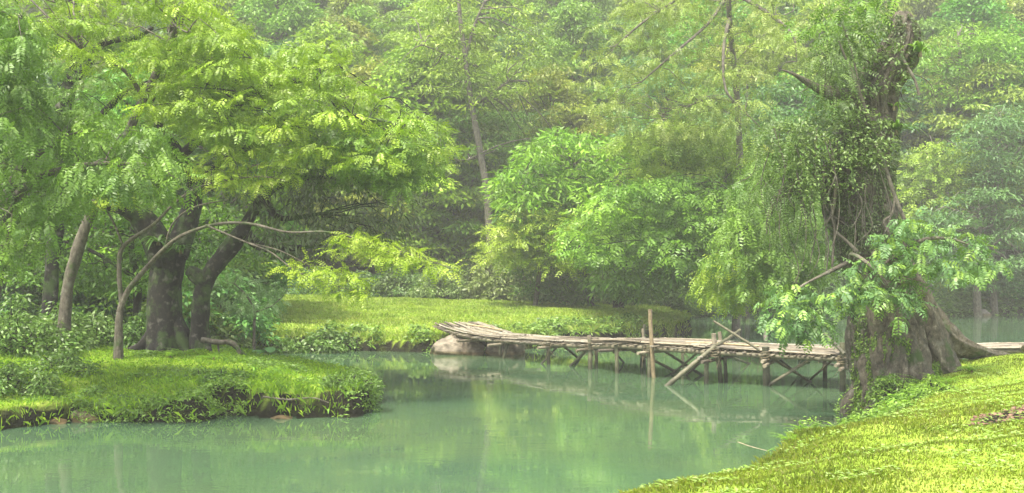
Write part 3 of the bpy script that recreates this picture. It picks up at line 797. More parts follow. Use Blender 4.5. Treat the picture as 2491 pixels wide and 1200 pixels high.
# ------------------------------------------------------------------ generic trees for the far bank and the hill
G1 = [(0.145, 0.28, 0.04), (0.21, 0.35, 0.045), (0.09, 0.19, 0.03)]          # mid green
G2 = [(0.20, 0.31, 0.035), (0.27, 0.37, 0.04), (0.13, 0.22, 0.03)]          # yellowish
G3 = [(0.10, 0.21, 0.06), (0.15, 0.27, 0.08), (0.07, 0.15, 0.045)]          # bluish green
G4 = [(0.155, 0.31, 0.022), (0.23, 0.40, 0.025), (0.10, 0.22, 0.02)]         # fresh bright green
def generic_tree(seed, H, cr, cb, npad, nleaf, L, Wl, cols, flat, shape, trunk_r=0.2, prad=1.2):
    """returns (trunk MB, crown MB) standing at the origin. H height, cr crown radius, cb crown base, shape: exponent of the outline"""
    rg = R(seed); tb = MB(); cb_ = MB()
    lean = rg.randn(2) * 0.04 * H
    ax = [np.array([0, 0, -0.4]), np.array([lean[0] * 0.2, lean[1] * 0.2, H * 0.3]), np.array([lean[0] * 0.7, lean[1] * 0.6, H * 0.62]), np.array([lean[0], lean[1], H * 0.93])]
    Q = tube(tb, ax, [trunk_r * 1.5, trunk_r, trunk_r * 0.6, trunk_r * 0.12], seg=7, n=13, rough=0.15, seed=seed)
    for k in range(npad):
        t = (k + rg.rand()) / npad
        z = cb + (H - cb) * t
        rmax = cr * (np.sin(np.pi * min(0.98, 0.15 + 0.85 * t ** shape)) ** 0.6) * (0.75 + 0.5 * rg.rand())
        a = k * 2.399 + rg.randn() * 0.5
        q = rmax * (0.35 + 0.65 * rg.rand() ** 0.5)
        c = np.array([lean[0] * t + q * math.cos(a), lean[1] * t + q * math.sin(a), z - q * 0.12])
        pr = prad * (0.65 + 0.7 * rg.rand())
        n = int(nleaf * (pr / prad) ** 2)
        Pp, D, N = pad_frames(c, pr, n, rg, flat=flat)
        V, F = leaf_quads(Pp, D, N, L * (0.6 + 0.8 * rg.rand(n)), Wl)
        base = mixcol(cols, 1, rg, 0.1)
        cb_.add(V, F, np.repeat((0.55 * base + 0.45 * mixcol(cols, n, rg)), 4, 0))
        a0 = Q[int(np.clip((z - 0.25 * q) / H * 12, 2, 11))]
        r = 0.03 + 0.02 * q
        tube(tb, [a0, (a0 + c) / 2 + [0, 0, 0.12 * q], c], [r, r * 0.6, r * 0.25], seg=4, n=5, cap=False)
    return tb, cb_

def put_tree(name, label, cat, tb, cb_, loc, group, bark='bark_far', leafm='leaf_far'):
    t = thing(name, label, cat, (0, 0, 0), group)
    a = tb.build('trunk', M[bark], t, smooth=True); b = cb_.build('crown', M[leafm], t)
    t.location = loc
    return t
def dup(root, loc, rz, sc, label=None):
    r = root.copy(); COL.objects.link(r); r.location = loc; r.rotation_euler = (0, 0, rz); r.scale = sc
    if label: r['label'] = label
    for ch in root.children:
        c = ch.copy(); COL.objects.link(c); c.parent = r
    return r
GR = 'trees of the wooded hillside'
variants = [
    generic_tree(101, 12, 3.6, 1.5, 62, 210, 0.34, 0.15, G1, 0.34, 0.8, 0.2),
    generic_tree(102, 13.5, 3.2, 2.0, 66, 200, 0.32, 0.13, G2, 0.28, 0.9, 0.18, 1.1),
    generic_tree(103, 11, 3.9, 1.0, 60, 220, 0.36, 0.13, G3, 0.22, 0.75, 0.22, 1.3),
    generic_tree(104, 14, 3.4, 2.5, 60, 210, 0.30, 0.15, G4, 0.40, 1.0, 0.2),
    generic_tree(105, 12.5, 4.2, 2.0, 70, 190, 0.33, 0.11, G2, 0.16, 0.8, 0.2, 1.35),
]
labels = ['mid green leafy tree in the dense hillside forest', 'yellowish green tree in the dense hillside forest', 'bluish green spreading tree in the dense hillside forest',
          'fresh green tall tree in the dense hillside forest', 'pale layered feathery tree in the dense hillside forest']
protos = []; used = [False] * 5
rng = R(55)
for i, (tb, cb_) in enumerate(variants):
    protos.append(put_tree('forest_tree', labels[i], 'tree', tb, cb_, (0, 0, 0), GR))
spots = []
Yr = 66.0
while Yr < 128:
    wdt = 0.52 * Yr + 4; step = 4.3 + (Yr - 66) * 0.045
    xx = -wdt + rng.rand() * step
    while xx < wdt:
        spots.append((xx + rng.randn() * 0.7, Yr + rng.randn() * 1.2 + (2.5 if xx > 9 else 0)))
        xx += step
    Yr += 4.4 + (Yr - 66) * 0.06
for k in range(12): spots.append((15 + 2.2 * k + rng.randn(), 69 + 5 * rng.rand()))
for q in [(-8.2, 65.2), (-5.6, 64.6), (-3.2, 65.0), (-1.0, 66.0), (-4.4, 67.5)]: spots.append(q)
# the wood behind the left bank
for k in range(34):
    y = 37 + 27 * rng.rand() ; x = -0.27 * y - 0.5 - 0.27 * y * rng.rand()
    spots.append((x, y))
for (x, y) in spots:
    i = rng.randint(5)
    s = 0.85 + 0.4 * rng.rand()
    if y < 64: s *= 0.72; i = (0, 2, 3)[rng.randint(3)]
    loc = (x, y, hz(x, y) - 0.1); rz = rng.rand() * 6.283; sc = (s * (0.9 + 0.2 * rng.rand()), s, s * (0.9 + 0.2 * rng.rand()))
    if 22 < x < 31 and y < 70: continue
    if not used[i]:
        used[i] = True; protos[i].location = loc; protos[i].rotation_euler = (0, 0, rz); protos[i].scale = sc
    else: dup(protos[i], loc, rz, sc)

# shrubs along the forest edge
def shrub_mesh(seed, r, h, npad, nleaf, L, Wl, cols):
    rg = R(seed); tb = MB(); cb_ = MB()
    for k in range(npad):
        a = rg.rand() * 6.283; q = r * rg.rand() ** 0.5; z = h * (1 - (q / r) ** 2 * 0.7) * (0.25 + 0.75 * rg.rand())
        c = np.array([q * math.cos(a), q * math.sin(a), z]); pr = 0.32 * r * (0.7 + 0.6 * rg.rand())
        Pp, D, N = pad_frames(c, pr, nleaf, rg, flat=0.6, up=0.7)
        V, F = leaf_quads(Pp, D, N, L * (0.6 + 0.8 * rg.rand(nleaf)), Wl)
        cb_.add(V, F, np.repeat(mixcol(cols, nleaf, rg), 4, 0))
        tube(tb, [np.array([c[0] * 0.15, c[1] * 0.15, -0.2]), c * 0.6, c], [0.03, 0.02, 0.008], seg=4, n=5, cap=False)
    return tb, cb_
SH = [(0.15, 0.24, 0.07), (0.21, 0.30, 0.10), (0.11, 0.19, 0.05)]
SD = [(0.10, 0.20, 0.04), (0.15, 0.26, 0.05), (0.07, 0.15, 0.03)]
sv = []
for i, (sd_, r, h, cols, lab) in enumerate([(201, 1.7, 2.2, SH, 'pale bushy shrub massed between meadow and forest'), (202, 1.5, 1.8, G3, 'dull green shrub massed between meadow and forest'), (203, 1.6, 2.0, SD, 'dark shrub crowding the shaded forest edge')]):
    tb, cb_ = shrub_mesh(sd_, r, h, 44, 120, 0.22, 0.09, cols)
    t = thing('shrub', lab, 'shrub', (0, 0, 0), 'shrubs along the forest edge'); tb.build('stem', M['bark_far'], t); cb_.build('crown', M['leaf_far'], t); sv.append([t, False])
def put_shrub(i, x, y, s, z=None):
    loc = (x, y, (hz(x, y) if z is None else z) - 0.1); rz = rng.rand() * 6.283; sc = (s, s, s * (0.85 + 0.3 * rng.rand()))
    if not sv[i][1]:
        sv[i][1] = True; t = sv[i][0]; t.location = loc; t.rotation_euler = (0, 0, rz); t.scale = sc
    else: dup(sv[i][0], loc, rz, sc)
for k in range(11):                                   # the pale thicket left of the middle
    put_shrub(0, -5.3 + 1.15 * k + 0.4 * rng.randn(), 60.5 + 1.4 * rng.rand() - (1.2 if k % 2 else 0), 0.85 + 0.45 * rng.rand())
for k in range(9):
    put_shrub(0 if k % 3 == 0 else 1, -4.0 + 1.35 * k + 0.4 * rng.randn(), 63.5 + rng.rand(), 1.3 + 0.4 * rng.rand())
for k in range(13):
    put_shrub(1 if k % 3 else 2, -16.5 + 1.1 * k + 0.4 * rng.randn(), 61.5 + 1.5 * rng.rand(), 0.7 + 0.4 * rng.rand())
for k in range(26):                                   # the dark far shore
    x = 9.5 + 1.2 * k; y = np.interp(x, [7, 9.5, 12.5, 17.3, 24.4, 32, 40], [53, 61, 67, 69.5, 63, 65.5, 67]) + 0.6 * rng.rand()
    if not 22.5 < x < 30: put_shrub(1 if k % 3 else (2, 0)[k % 2], x, y, 1.0 + 0.5 * rng.rand())
for k in range(14):                                   # left wood floor
    y = 35.5 + 9 * rng.rand(); x = -0.27 * y - 0.3 - 0.24 * y * rng.rand()
    put_shrub(2 if k % 2 else 1, x, y, 0.8 + 0.6 * rng.rand())

# ------------------------------------------------------------------ hero trees
def hero(name, label, root_loc, limbs, regions, bark, leafm, rng, group=None, cat='tree', twig_r=0.02, seg=12, furrow=0.0, rough=0.12, extra=None, twigcol=None):
    """limbs: lists of (x, y, d, radius); the first is the trunk. regions: dicts describing sprays of the crown"""
    t = thing(name, label, cat, root_loc, group)
    nodes = []
    for k, lb in enumerate(limbs):
        mb = MB()
        pts = [P(a[0], a[1], a[2]) for a in lb]; rad = [a[3] for a in lb]
        if k == 0:
            gz = hz(pts[0][0], pts[0][1]) - 0.25
            if pts[0][2] > gz: pts.insert(0, np.array([pts[0][0], pts[0][1], gz])); rad.insert(0, rad[0] * 1.25)
        Q = tube(mb, pts, rad, seg=seg if k == 0 else max(7, seg - 4), n=max(8, (len(pts) - 1) * (10 if k == 0 else 7)), rough=rough, furrow=furrow if k == 0 else furrow * 0.5, seed=k * 3 + len(label))
        if k > 0 or len(limbs) == 1: nodes.append(Q[len(Q) // 3:])
        else: nodes.append(Q[-len(Q) // 3:])
        mb.build('trunk' if k == 0 else 'limb', M[bark], t, smooth=True)
    c0 = P(*limbs[0][0][:3]); r0 = limbs[0][0][3]
    if c0[1] < 34 and r0 > 0.12:                      # spreading surface roots
        c0[2] = hz(c0[0], c0[1])
        for q in range(6):
            a = q * 1.05 + rng.rand() * 0.6; dv = np.array([math.cos(a), math.sin(a), 0]); L = r0 * (1.2 + 1.2 * rng.rand()); e1 = c0 + dv * L * 0.75; e2 = c0 + dv * L * 1.3 + np.array([-dv[1], dv[0], 0]) * L * 0.3 * rng.randn()
            e1[2] = hz(e1[0], e1[1]) + 0.01; e2[2] = hz(e2[0], e2[1]) - 0.08
            mb = MB(); tube(mb, [c0 + dv * r0 * 0.25 + [0, 0, r0 * 1.7], c0 + dv * r0 * 0.85 + [0, 0, r0 * 0.5], e1, e2], [r0 * .30, r0 * .28, r0 * .17, r0 * .05], seg=9, n=18, rough=0.25, seed=q + len(label)); mb.build('root', M[bark], t, smooth=True)
    nodes = np.concatenate(nodes)
    for rd in regions:
        pads = region_pads(rd['poly'], rd['d'], rd['n'], rng)
        tb = MB()
        if rd.get('twigs', True) and rd['n'] <= 60:
            for p in pads:
                tb = MB(); twigs_to(tb, [p], nodes, rd.get('tr', twig_r), rng)
                if tb.n: tb.build('twig', M[rd.get('tbark', bark)], t, smooth=True)
        elif rd.get('twigs', True):
            twigs_to(tb, pads, nodes, rd.get('tr', twig_r), rng)
            if tb.n: tb.build('twigs', M[rd.get('tbark', bark)], t, smooth=True)
        cm = MB()
        for p in pads:
            pr = rd['r'] * (0.65 + 0.7 * rng.rand()); n = max(4, int(rd['k'] * (pr / rd['r']) ** 2))
            Pp, D, N = pad_frames(p, pr, n, rng, flat=rd.get('flat', 0.3), droop=rd.get('droop', 0.35), up=rd.get('up', 0.4))
            base = mixcol(rd['cols'], 1, rng, 0.06)
            cols = 0.6 * base + 0.4 * np.asarray(rd['cols'])
            if rd.get('pairs'):
                add_fronds(cm, Pp, D, N, rd['L'] * (0.7 + 0.6 * rng.rand(n)), rd['pairs'], rd['ll'], rd['lw'], cols, rng, curve=rd.get('curve', 0.35))
            else:
                V, F = leaf_quads(Pp, D, N, rd['L'] * (0.65 + 0.7 * rng.rand(n)), rd['lw']); cm.add(V, F, np.repeat(mixcol(cols, n, rng), 4, 0))
        cm.build('crown', M[rd.get('mat', leafm)], t)
    return t, nodes
rng = R(77)
YG = [(0.22, 0.34, 0.025), (0.31, 0.43, 0.03), (0.15, 0.26, 0.025)]
YL = [(0.30, 0.42, 0.03), (0.24, 0.37, 0.02), (0.36, 0.44, 0.06)]
MG = [(0.13, 0.24, 0.03), (0.19, 0.32, 0.035), (0.085, 0.17, 0.025)]
DG = [(0.10, 0.14, 0.05), (0.16, 0.20, 0.09), (0.07, 0.11, 0.03)]

# 1 the dark broad trunk
hero('old_tree', 'dark thick trunked tree on the left spit with wide fresh green canopy', tuple(P(405, 850, 28)), [
    [(410, 870, 28, .62), (402, 800, 28, .50), (400, 700, 28, .44), (412, 640, 28, .43), (420, 590, 28, .45)],
    [(405, 640, 28, .40), (370, 570, 27.8, .38), (325, 510, 27.5, .32), (250, 490, 27, .20), (140, 455, 26.5, .12)],
    [(425, 620, 28, .36), (450, 560, 28.2, .30), (470, 470, 28.4, .22), (440, 380, 28, .16), (380, 300, 27, .10)],
    [(470, 470, 28.4, .18), (560, 380, 27, .13), (680, 320, 26, .10), (820, 280, 25.5, .07), (960, 300, 25, .03)],
    [(440, 380, 28, .14), (530, 300, 27, .10), (640, 215, 26, .08), (780, 190, 26, .05)]],
    [dict(poly=[(340, 230), (400, 120), (500, 60), (590, 90), (660, 170), (700, 115), (780, 92), (845, 130), (840, 190), (920, 200), (965, 255), (1030, 285), (1075, 350), (1065, 410), (990, 370), (930, 430), (850, 350), (740, 410), (650, 340), (560, 370), (480, 300), (360, 330)], d=(23.5, 28.5), n=118, r=0.66, k=36, pairs=7, L=0.37, ll=0.112, lw=0.043, cols=YG, flat=0.15),
     dict(poly=[(700, 330), (860, 300), (1040, 340), (1050, 400), (960, 450), (860, 430), (760, 440)], d=(24, 27.5), n=32, r=0.58, k=40, pairs=7, L=0.36, ll=0.11, lw=0.042, cols=MG, flat=0.3)],
    'bark_dark', 'leaf', rng, seg=22, furrow=0.12, rough=0.12)
# 2 the forked trunk with dull lance leaves
hero('mossy_tree', 'dark forked mossy tree leaning right over the creek with dull lance leaves', tuple(P(485, 850, 27.5)), [
    [(488, 850, 27.5, .26), (486, 780, 27.5, .20), (492, 710, 27.5, .21), (515, 660, 27.5, .24), (555, 610, 27.5, .21), (590, 560, 27.3, .18)],
    [(500, 690, 27.5, .26), (470, 665, 27.4, .20), (456, 660, 27.3, .12)],
    [(585, 565, 27.3, .16), (640, 480, 27, .13), (700, 440, 26.8, .10), (800, 430, 26.5, .05)],
    [(590, 560, 27.3, .17), (620, 590, 27.2, .14), (660, 605, 27, .11), (760, 600, 27, .05)],
    [(640, 480, 27, .10), (680, 530, 26.8, .07), (780, 520, 26.5, .04)]],
    [dict(poly=[(570, 440), (700, 400), (860, 410), (980, 440), (985, 540), (930, 600), (800, 620), (700, 610), (600, 540)], d=(25.5, 28.5), n=46, r=0.55, k=46, L=0.22, lw=0.06, cols=DG, flat=0.5, droop=1.2, mat='leaf_dull')],
    'bark_dark', 'leaf', rng, seg=18, furrow=0.12, rough=0.2)
# 3 pale slender tree
hero('slender_tree', 'pale slender leaning tree at the left rising to the top of the view', tuple(P(158, 800, 26)), [
    [(155, 810, 26, .17), (165, 700, 26, .14), (185, 620, 26, .15), (205, 560, 26, .14), (235, 490, 26, .13), (290, 370, 26, .11), (350, 240, 26, .10), (420, 90, 26, .09), (460, -20, 26, .08), (480, -200, 26, .05)],
    [(350, 240, 26, .06), (300, 170, 25.5, .05), (200, 120, 25, .03)],
    [(435, 50, 26, .06), (410, 75, 25.7, .05), (432, 30, 25.6, .045), (415, -20, 25.6, .04)]],
    [dict(poly=[(60, -60), (200, -80), (420, -60), (560, 40), (540, 110), (420, 140), (300, 150), (150, 120), (60, 60)], d=(23, 28), n=44, r=0.58, k=36, pairs=7, L=0.36, ll=0.105, lw=0.04, cols=YG, flat=0.22)],
    'bark_pale', 'leaf', rng, seg=12)
# 4 mossy trunk top left
hero('epiphyte_tree', 'dark gnarled tree at top left with twisting branch above the canopy', tuple(P(170, 760, 30)), [
    [(120, 770, 30, .22), (130, 600, 30, .2), (150, 420, 29.5, .2), (150, 300, 29, .2), (168, 210, 29, .2), (185, 160, 29, .16), (180, 60, 29, .12), (170, -60, 29, .1)],
    [(175, 200, 29, .12), (215, 160, 28, .10), (235, 115, 27.5, .10), (270, 100, 27, .09), (330, 90, 26.6, .08), (372, 68, 26.4, .05)],
    [(160, 250, 29, .12), (80, 300, 28, .08), (10, 320, 27.5, .06)],
    [(160, 290, 29, .12), (230, 290, 28, .09), (300, 230, 27.5, .07), (420, 180, 27, .05), (540, 165, 26.5, .03)]],
    [dict(poly=[(60, 60), (150, 40), (330, 60), (380, 120), (300, 260), (200, 340), (60, 340), (20, 200)], d=(27, 31), n=26, r=0.55, k=34, pairs=7, L=0.34, ll=0.105, lw=0.04, cols=MG, flat=0.3)],
    'bark_dark', 'leaf', rng, seg=16, furrow=0.1, rough=0.25)
# 5 the tree beyond the left frame edge whose boughs hang in
hero('overhanging_tree', 'tree at the left edge with drooping deep green boughs', tuple(P(-40, 900, 21)), [
    [(-50, 900, 21, .22), (-10, 640, 21, .18), (15, 500, 21, .15), (60, 400, 20.8, .10), (160, 330, 20.5, .06)],
    [(15, 500, 21, .1), (100, 430, 20.5, .07), (220, 400, 20, .05), (360, 400, 19.5, .03)],
    [(-10, 400, 21, .1), (20, 200, 20.5, .08), (60, 60, 20, .05)]],
    [dict(poly=[(-40, 260), (120, 250), (330, 290), (430, 380), (450, 480), (380, 470), (250, 430), (180, 500), (60, 600), (-40, 640)], d=(19, 22.5), n=52, r=0.50, k=32, pairs=7, L=0.36, ll=0.115, lw=0.043, cols=MG, flat=0.45, droop=1.0),
     dict(poly=[(-40, -20), (60, -20), (70, 120), (50, 260), (-40, 300)], d=(18.5, 20.5), n=22, r=0.48, k=36, pairs=7, L=0.34, ll=0.11, lw=0.042, cols=MG, flat=0.5, droop=0.9)],
    'bark_pale', 'leaf', rng, seg=12)
# 6 the young tree with long arching pale boughs
hero('arching_tree', 'young pale barked tree with long bare boughs arching out over the meadow', tuple(P(290, 830, 25)), [
    [(288, 835, 25, 0.109), (292, 760, 25, 0.082), (310, 710, 25, 0.068), (345, 665, 24.8, 0.061), (400, 605, 24.5, 0.051), (450, 570, 24.2, 0.044), (530, 545, 24, 0.037), (610, 545, 23.8, 0.034), (700, 565, 23.6, 0.027), (800, 565, 23.5, 0.020), (900, 590, 23.4, 0.015), (1000, 620, 23.3, 0.012), (1090, 650, 23.2, 0.007)],
    [(296, 740, 25, 0.061), (290, 660, 25, 0.058), (300, 600, 25, 0.054), (375, 545, 24.8, 0.041), (430, 490, 24.6, 0.034), (500, 450, 24.4, 0.027), (620, 430, 24.2, 0.020), (700, 440, 24, 0.014)],
    [(300, 600, 25, 0.034), (275, 540, 25, 0.027), (235, 480, 25, 0.020), (180, 470, 25, 0.014)],
    [(400, 605, 24.5, 0.027), (420, 545, 24.4, 0.024), (470, 505, 24.3, 0.020), (560, 485, 24.2, 0.012)],
    [(500, 548, 24, 0.027), (600, 590, 23.8, 0.020), (660, 615, 23.7, 0.019), (720, 660, 23.6, 0.015), (800, 690, 23.5, 0.010), (870, 712, 23.4, 0.005)],
    [(600, 590, 23.8, 0.014), (680, 610, 23.7, 0.014), (760, 650, 23.6, 0.007)]],
    [dict(poly=[(830, 560), (900, 570), (1000, 600), (1110, 650), (1090, 665), (980, 640), (900, 620), (830, 600)], d=(23.0, 23.9), n=22, r=0.34, k=14, pairs=7, L=0.36, ll=0.085, lw=0.035, cols=YL, flat=0.12, droop=0.15, up=0.2, tr=0.010),
     dict(poly=[(680, 640), (760, 640), (850, 660), (900, 700), (880, 730), (800, 700), (720, 665)], d=(23.1, 23.9), n=16, r=0.32, k=14, pairs=7, L=0.36, ll=0.085, lw=0.035, cols=YL, flat=0.12, droop=0.15, up=0.2, tr=0.010),
     dict(poly=[(480, 400), (560, 330), (700, 380), (760, 440), (650, 440), (560, 470)], d=(23.8, 24.8), n=26, r=0.36, k=16, pairs=7, L=0.34, ll=0.085, lw=0.035, cols=YL, flat=0.15, droop=0.2, up=0.25, tr=0.012),
     dict(poly=[(180, 400), (330, 400), (350, 470), (260, 490), (180, 470)], d=(24.3, 25.2), n=20, r=0.36, k=16, pairs=7, L=0.34, ll=0.085, lw=0.035, cols=YL, flat=0.15, droop=0.2, up=0.25, tr=0.012)],
    'bark_pale', 'leaf', rng, seg=12, rough=0.06)
# 7 dark filler tree behind the trunks
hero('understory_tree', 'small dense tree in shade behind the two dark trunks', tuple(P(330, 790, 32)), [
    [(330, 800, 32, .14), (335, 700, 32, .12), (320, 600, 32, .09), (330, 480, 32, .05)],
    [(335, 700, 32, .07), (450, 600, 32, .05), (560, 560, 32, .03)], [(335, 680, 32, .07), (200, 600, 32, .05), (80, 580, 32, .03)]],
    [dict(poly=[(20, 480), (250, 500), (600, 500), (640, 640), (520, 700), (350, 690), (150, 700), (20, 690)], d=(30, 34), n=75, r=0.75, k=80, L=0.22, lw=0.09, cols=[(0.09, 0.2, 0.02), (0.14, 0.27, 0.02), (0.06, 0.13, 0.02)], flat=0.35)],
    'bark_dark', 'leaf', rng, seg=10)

# 8 tall slim tree in the middle
hero('tall_tree', 'tall slim grey trunked tree rising from the shrubs in the middle of the wood', tuple(P(1195, 700, 60)), [
    [(1200, 720, 60, .25), (1190, 560, 60, .23), (1185, 470, 60, .22), (1165, 350, 60, .20), (1145, 240, 60, .17), (1132, 140, 60, .15), (1120, 50, 60, .12), (1112, -60, 60, .08)],
    [(1155, 255, 60, .09), (1190, 230, 60, .07), (1235, 200, 60, .04)],
    [(1135, 130, 60, .09), (1155, 60, 60, .07), (1178, 5, 60, .05)],
    [(1130, 150, 60, .07), (1080, 130, 60, .05), (1030, 110, 60, .03)],
    [(1175, 380, 60, .06), (1120, 390, 60, .05), (1060, 370, 60, .03)]],
    [dict(poly=[(960, 40), (1100, -40), (1260, -30), (1330, 80), (1310, 200), (1200, 260), (1060, 250), (960, 180)], d=(58, 64), n=60, r=1.5, k=100, L=0.34, lw=0.10, cols=G2, flat=0.18, tr=0.03),
     dict(poly=[(1010, 330), (1130, 270), (1320, 260), (1400, 330), (1300, 370), (1150, 380), (1040, 400)], d=(60, 65), n=26, r=1.3, k=90, L=0.34, lw=0.10, cols=G1, flat=0.18, tr=0.03)],
    'bark_far', 'leaf', rng, seg=10, rough=0.08)
# 9 bright round tree centre
hero('leafy_tree', 'bright green bushy tree in the centre of the far bank', tuple(P(1400, 740, 54)), [
    [(1440, 780, 55, .22), (1430, 690, 54.5, .2), (1410, 600, 54, .17), (1400, 500, 54, .12), (1390, 400, 54, .06)],
    [(1410, 600, 54, .1), (1330, 520, 53, .07), (1260, 480, 52, .04)], [(1405, 560, 54, .1), (1480, 470, 53, .07), (1560, 420, 52, .04)]],
    [dict(poly=[(1215, 500), (1220, 430), (1290, 370), (1340, 330), (1440, 310), (1540, 350), (1600, 420), (1600, 520), (1480, 560), (1320, 560), (1240, 545)], d=(50, 57), n=100, r=1.05, k=95, L=0.42, lw=0.14, cols=G4, flat=0.4, tr=0.03)],
    'bark_far', 'leaf', rng, seg=10)
# 10 layered yellow green sprays
hero('layered_tree', 'low tree with flat yellow green sprays left of the bright bushy tree', tuple(P(1290, 740, 53)), [
    [(1300, 760, 53, .14), (1310, 680, 53, .12), (1320, 600, 52.5, .09), (1330, 530, 52, .05)],
    [(1318, 620, 52.5, .06), (1260, 580, 52, .04), (1210, 575, 51.5, .02)]],
    [dict(poly=[(1190, 580), (1240, 510), (1350, 500), (1440, 540), (1450, 620), (1380, 650), (1290, 620), (1220, 640)], d=(50, 53.5), n=46, r=1.1, k=42, pairs=5, L=0.6, ll=0.20, lw=0.07, cols=YL, flat=0.10, droop=0.15, up=0.2, tr=0.02),
     dict(poly=[(1240, 620), (1400, 640), (1470, 700), (1420, 740), (1300, 720)], d=(53, 56), n=30, r=1.0, k=90, L=0.3, lw=0.12, cols=G1, flat=0.35, tr=0.02)],
    'bark_far', 'leaf', rng, seg=8)
# 11 the broad tree over the water right of centre
hero('spreading_tree', 'fresh green compound leaved tree leaning over the far water behind the bridge', tuple(P(1505, 775, 54)), [
    [(1508, 790, 54, .38), (1506, 720, 54, .32), (1515, 640, 53, .28), (1550, 540, 51, .22), (1600, 430, 49, .14), (1650, 330, 48, .08)],
    [(1515, 640, 53, .18), (1470, 560, 49, .12), (1440, 500, 46, .06)],
    [(1550, 540, 51, .16), (1660, 500, 47, .12), (1780, 480, 44, .07), (1880, 520, 42, .04)],
    [(1520, 620, 52, .14), (1640, 610, 47, .1), (1760, 640, 44, .05)],
    [(1470, 560, 49, .10), (1410, 600, 45, .06), (1370, 610, 43, .03)]],
    [dict(poly=[(1360, 600), (1440, 510), (1520, 450), (1640, 420), (1760, 440), (1800, 520), (1790, 600), (1700, 640), (1560, 600), (1430, 620)], d=(42, 49), n=95, r=1.0, k=34, pairs=5, L=0.62, ll=0.24, lw=0.09, cols=G4, flat=0.28, tr=0.02),
     dict(poly=[(1420, 620), (1560, 600), (1700, 640), (1790, 620), (1830, 690), (1800, 735), (1730, 720), (1640, 690), (1560, 720), (1440, 700)], d=(44, 51), n=62, r=0.9, k=62, L=0.34, lw=0.13, cols=G1, flat=0.4, droop=0.9, tr=0.02),
     dict(poly=[(1520, 340), (1620, 300), (1760, 320), (1840, 400), (1760, 450), (1640, 430), (1540, 440)], d=(45, 50), n=55, r=1.0, k=34, pairs=5, L=0.6, ll=0.22, lw=0.08, cols=YG, flat=0.28, tr=0.02)],
    'bark_dark', 'leaf', rng, seg=14, rough=0.15)
# 12 feathery yellowish tree with hanging bare twigs, top right of centre
hero('feathery_tree', 'thin yellowish feathery tree with bare hanging twigs above the bridge', tuple(P(1860, 790, 46)), [
    [(1790, 800, 46, .2), (1795, 600, 46, .17), (1800, 400, 45, .15), (1790, 200, 44, .13), (1775, 60, 43, .11), (1770, -80, 42, .1)],
    [(1775, 40, 43, .09), (1760, 120, 41, .06), (1765, 215, 40, .05), (1800, 260, 40, .03), (1850, 310, 40, .02)],
    [(1770, -10, 43, .09), (1720, 60, 42, .06), (1640, 130, 41, .05), (1560, 200, 41, .03)],
    [(1780, -20, 43, .09), (1880, 40, 42, .06), (1930, 90, 41, .05), (1938, 150, 41, .03)],
    [(1660, -10, 42, .06), (1570, 50, 41, .05), (1500, 110, 41, .03)],
    [(1790, 250, 44, .07), (1720, 240, 43, .05), (1620, 290, 42, .03)]],
    [dict(poly=[(1430, 120), (1500, 20), (1640, -40), (1900, -40), (1960, 60), (1900, 200), (1820, 300), (1700, 330), (1560, 320), (1440, 300)], d=(40, 46), n=120, r=0.95, k=26, pairs=6, L=0.5, ll=0.13, lw=0.05, cols=[(0.22, 0.30, 0.05), (0.28, 0.35, 0.07), (0.17, 0.25, 0.05)], flat=0.16, droop=0.5, tr=0.016)],
    'bark_far', 'leaf', rng, seg=9, rough=0.08)
# 13 slim dark trunk pair, deep shade
for px, r_, lab in ((1799, .12, 'thin dark trunked tree left of its twin behind the hanging ferns'), (1818, .11, 'thin dark trunked tree right of its twin behind the hanging ferns')):
    hero('thin_tree', lab, tuple(P(px, 780, 57)), [[(px, 790, 57, r_ * 1.4), (px - 3, 600, 57, r_), (px - 2, 380, 57, r_), (px, 200, 57, r_ * .5)]],
         [dict(poly=[(px - 90, 220), (px + 90, 200), (px + 110, 330), (px - 80, 340)], d=(55, 59), n=14, r=1.1, k=90, L=0.32, lw=0.12, cols=G3, flat=0.25, twigs=False)], 'bark_dark', 'leaf', rng, seg=9)
# 14 darker hanging foliage tree left of the old trunk
hero('hanging_tree', 'deep green tree with hanging boughs just left of the great trunk', tuple(P(1930, 780, 36)), [
    [(1960, 900, 36, .2), (1950, 780, 36, .2), (1935, 620, 35.5, .18), (1915, 480, 35, .16), (1900, 380, 35, .1)],
    [(1935, 620, 35.5, .1), (1860, 560, 34, .07), (1790, 560, 33, .04)], [(1915, 480, 35, .1), (1960, 520, 33, .06), (1990, 560, 32, .04)]],
    [dict(poly=[(1760, 560), (1800, 450), (1870, 380), (1960, 400), (1980, 560), (1990, 680), (1900, 650), (1830, 700), (1770, 640)], d=(32, 37), n=80, r=0.7, k=28, pairs=6, L=0.5, ll=0.17, lw=0.065, cols=MG, flat=0.5, droop=1.0, tr=0.015),
     dict(poly=[(1690, 680), (1760, 620), (1840, 600), (1850, 680), (1790, 740), (1740, 725)], d=(33, 36), n=20, r=0.6, k=26, pairs=6, L=0.45, ll=0.15, lw=0.06, cols=YG, flat=0.5, droop=1.0, tr=0.012)],
    'bark_dark', 'leaf', rng, seg=12)
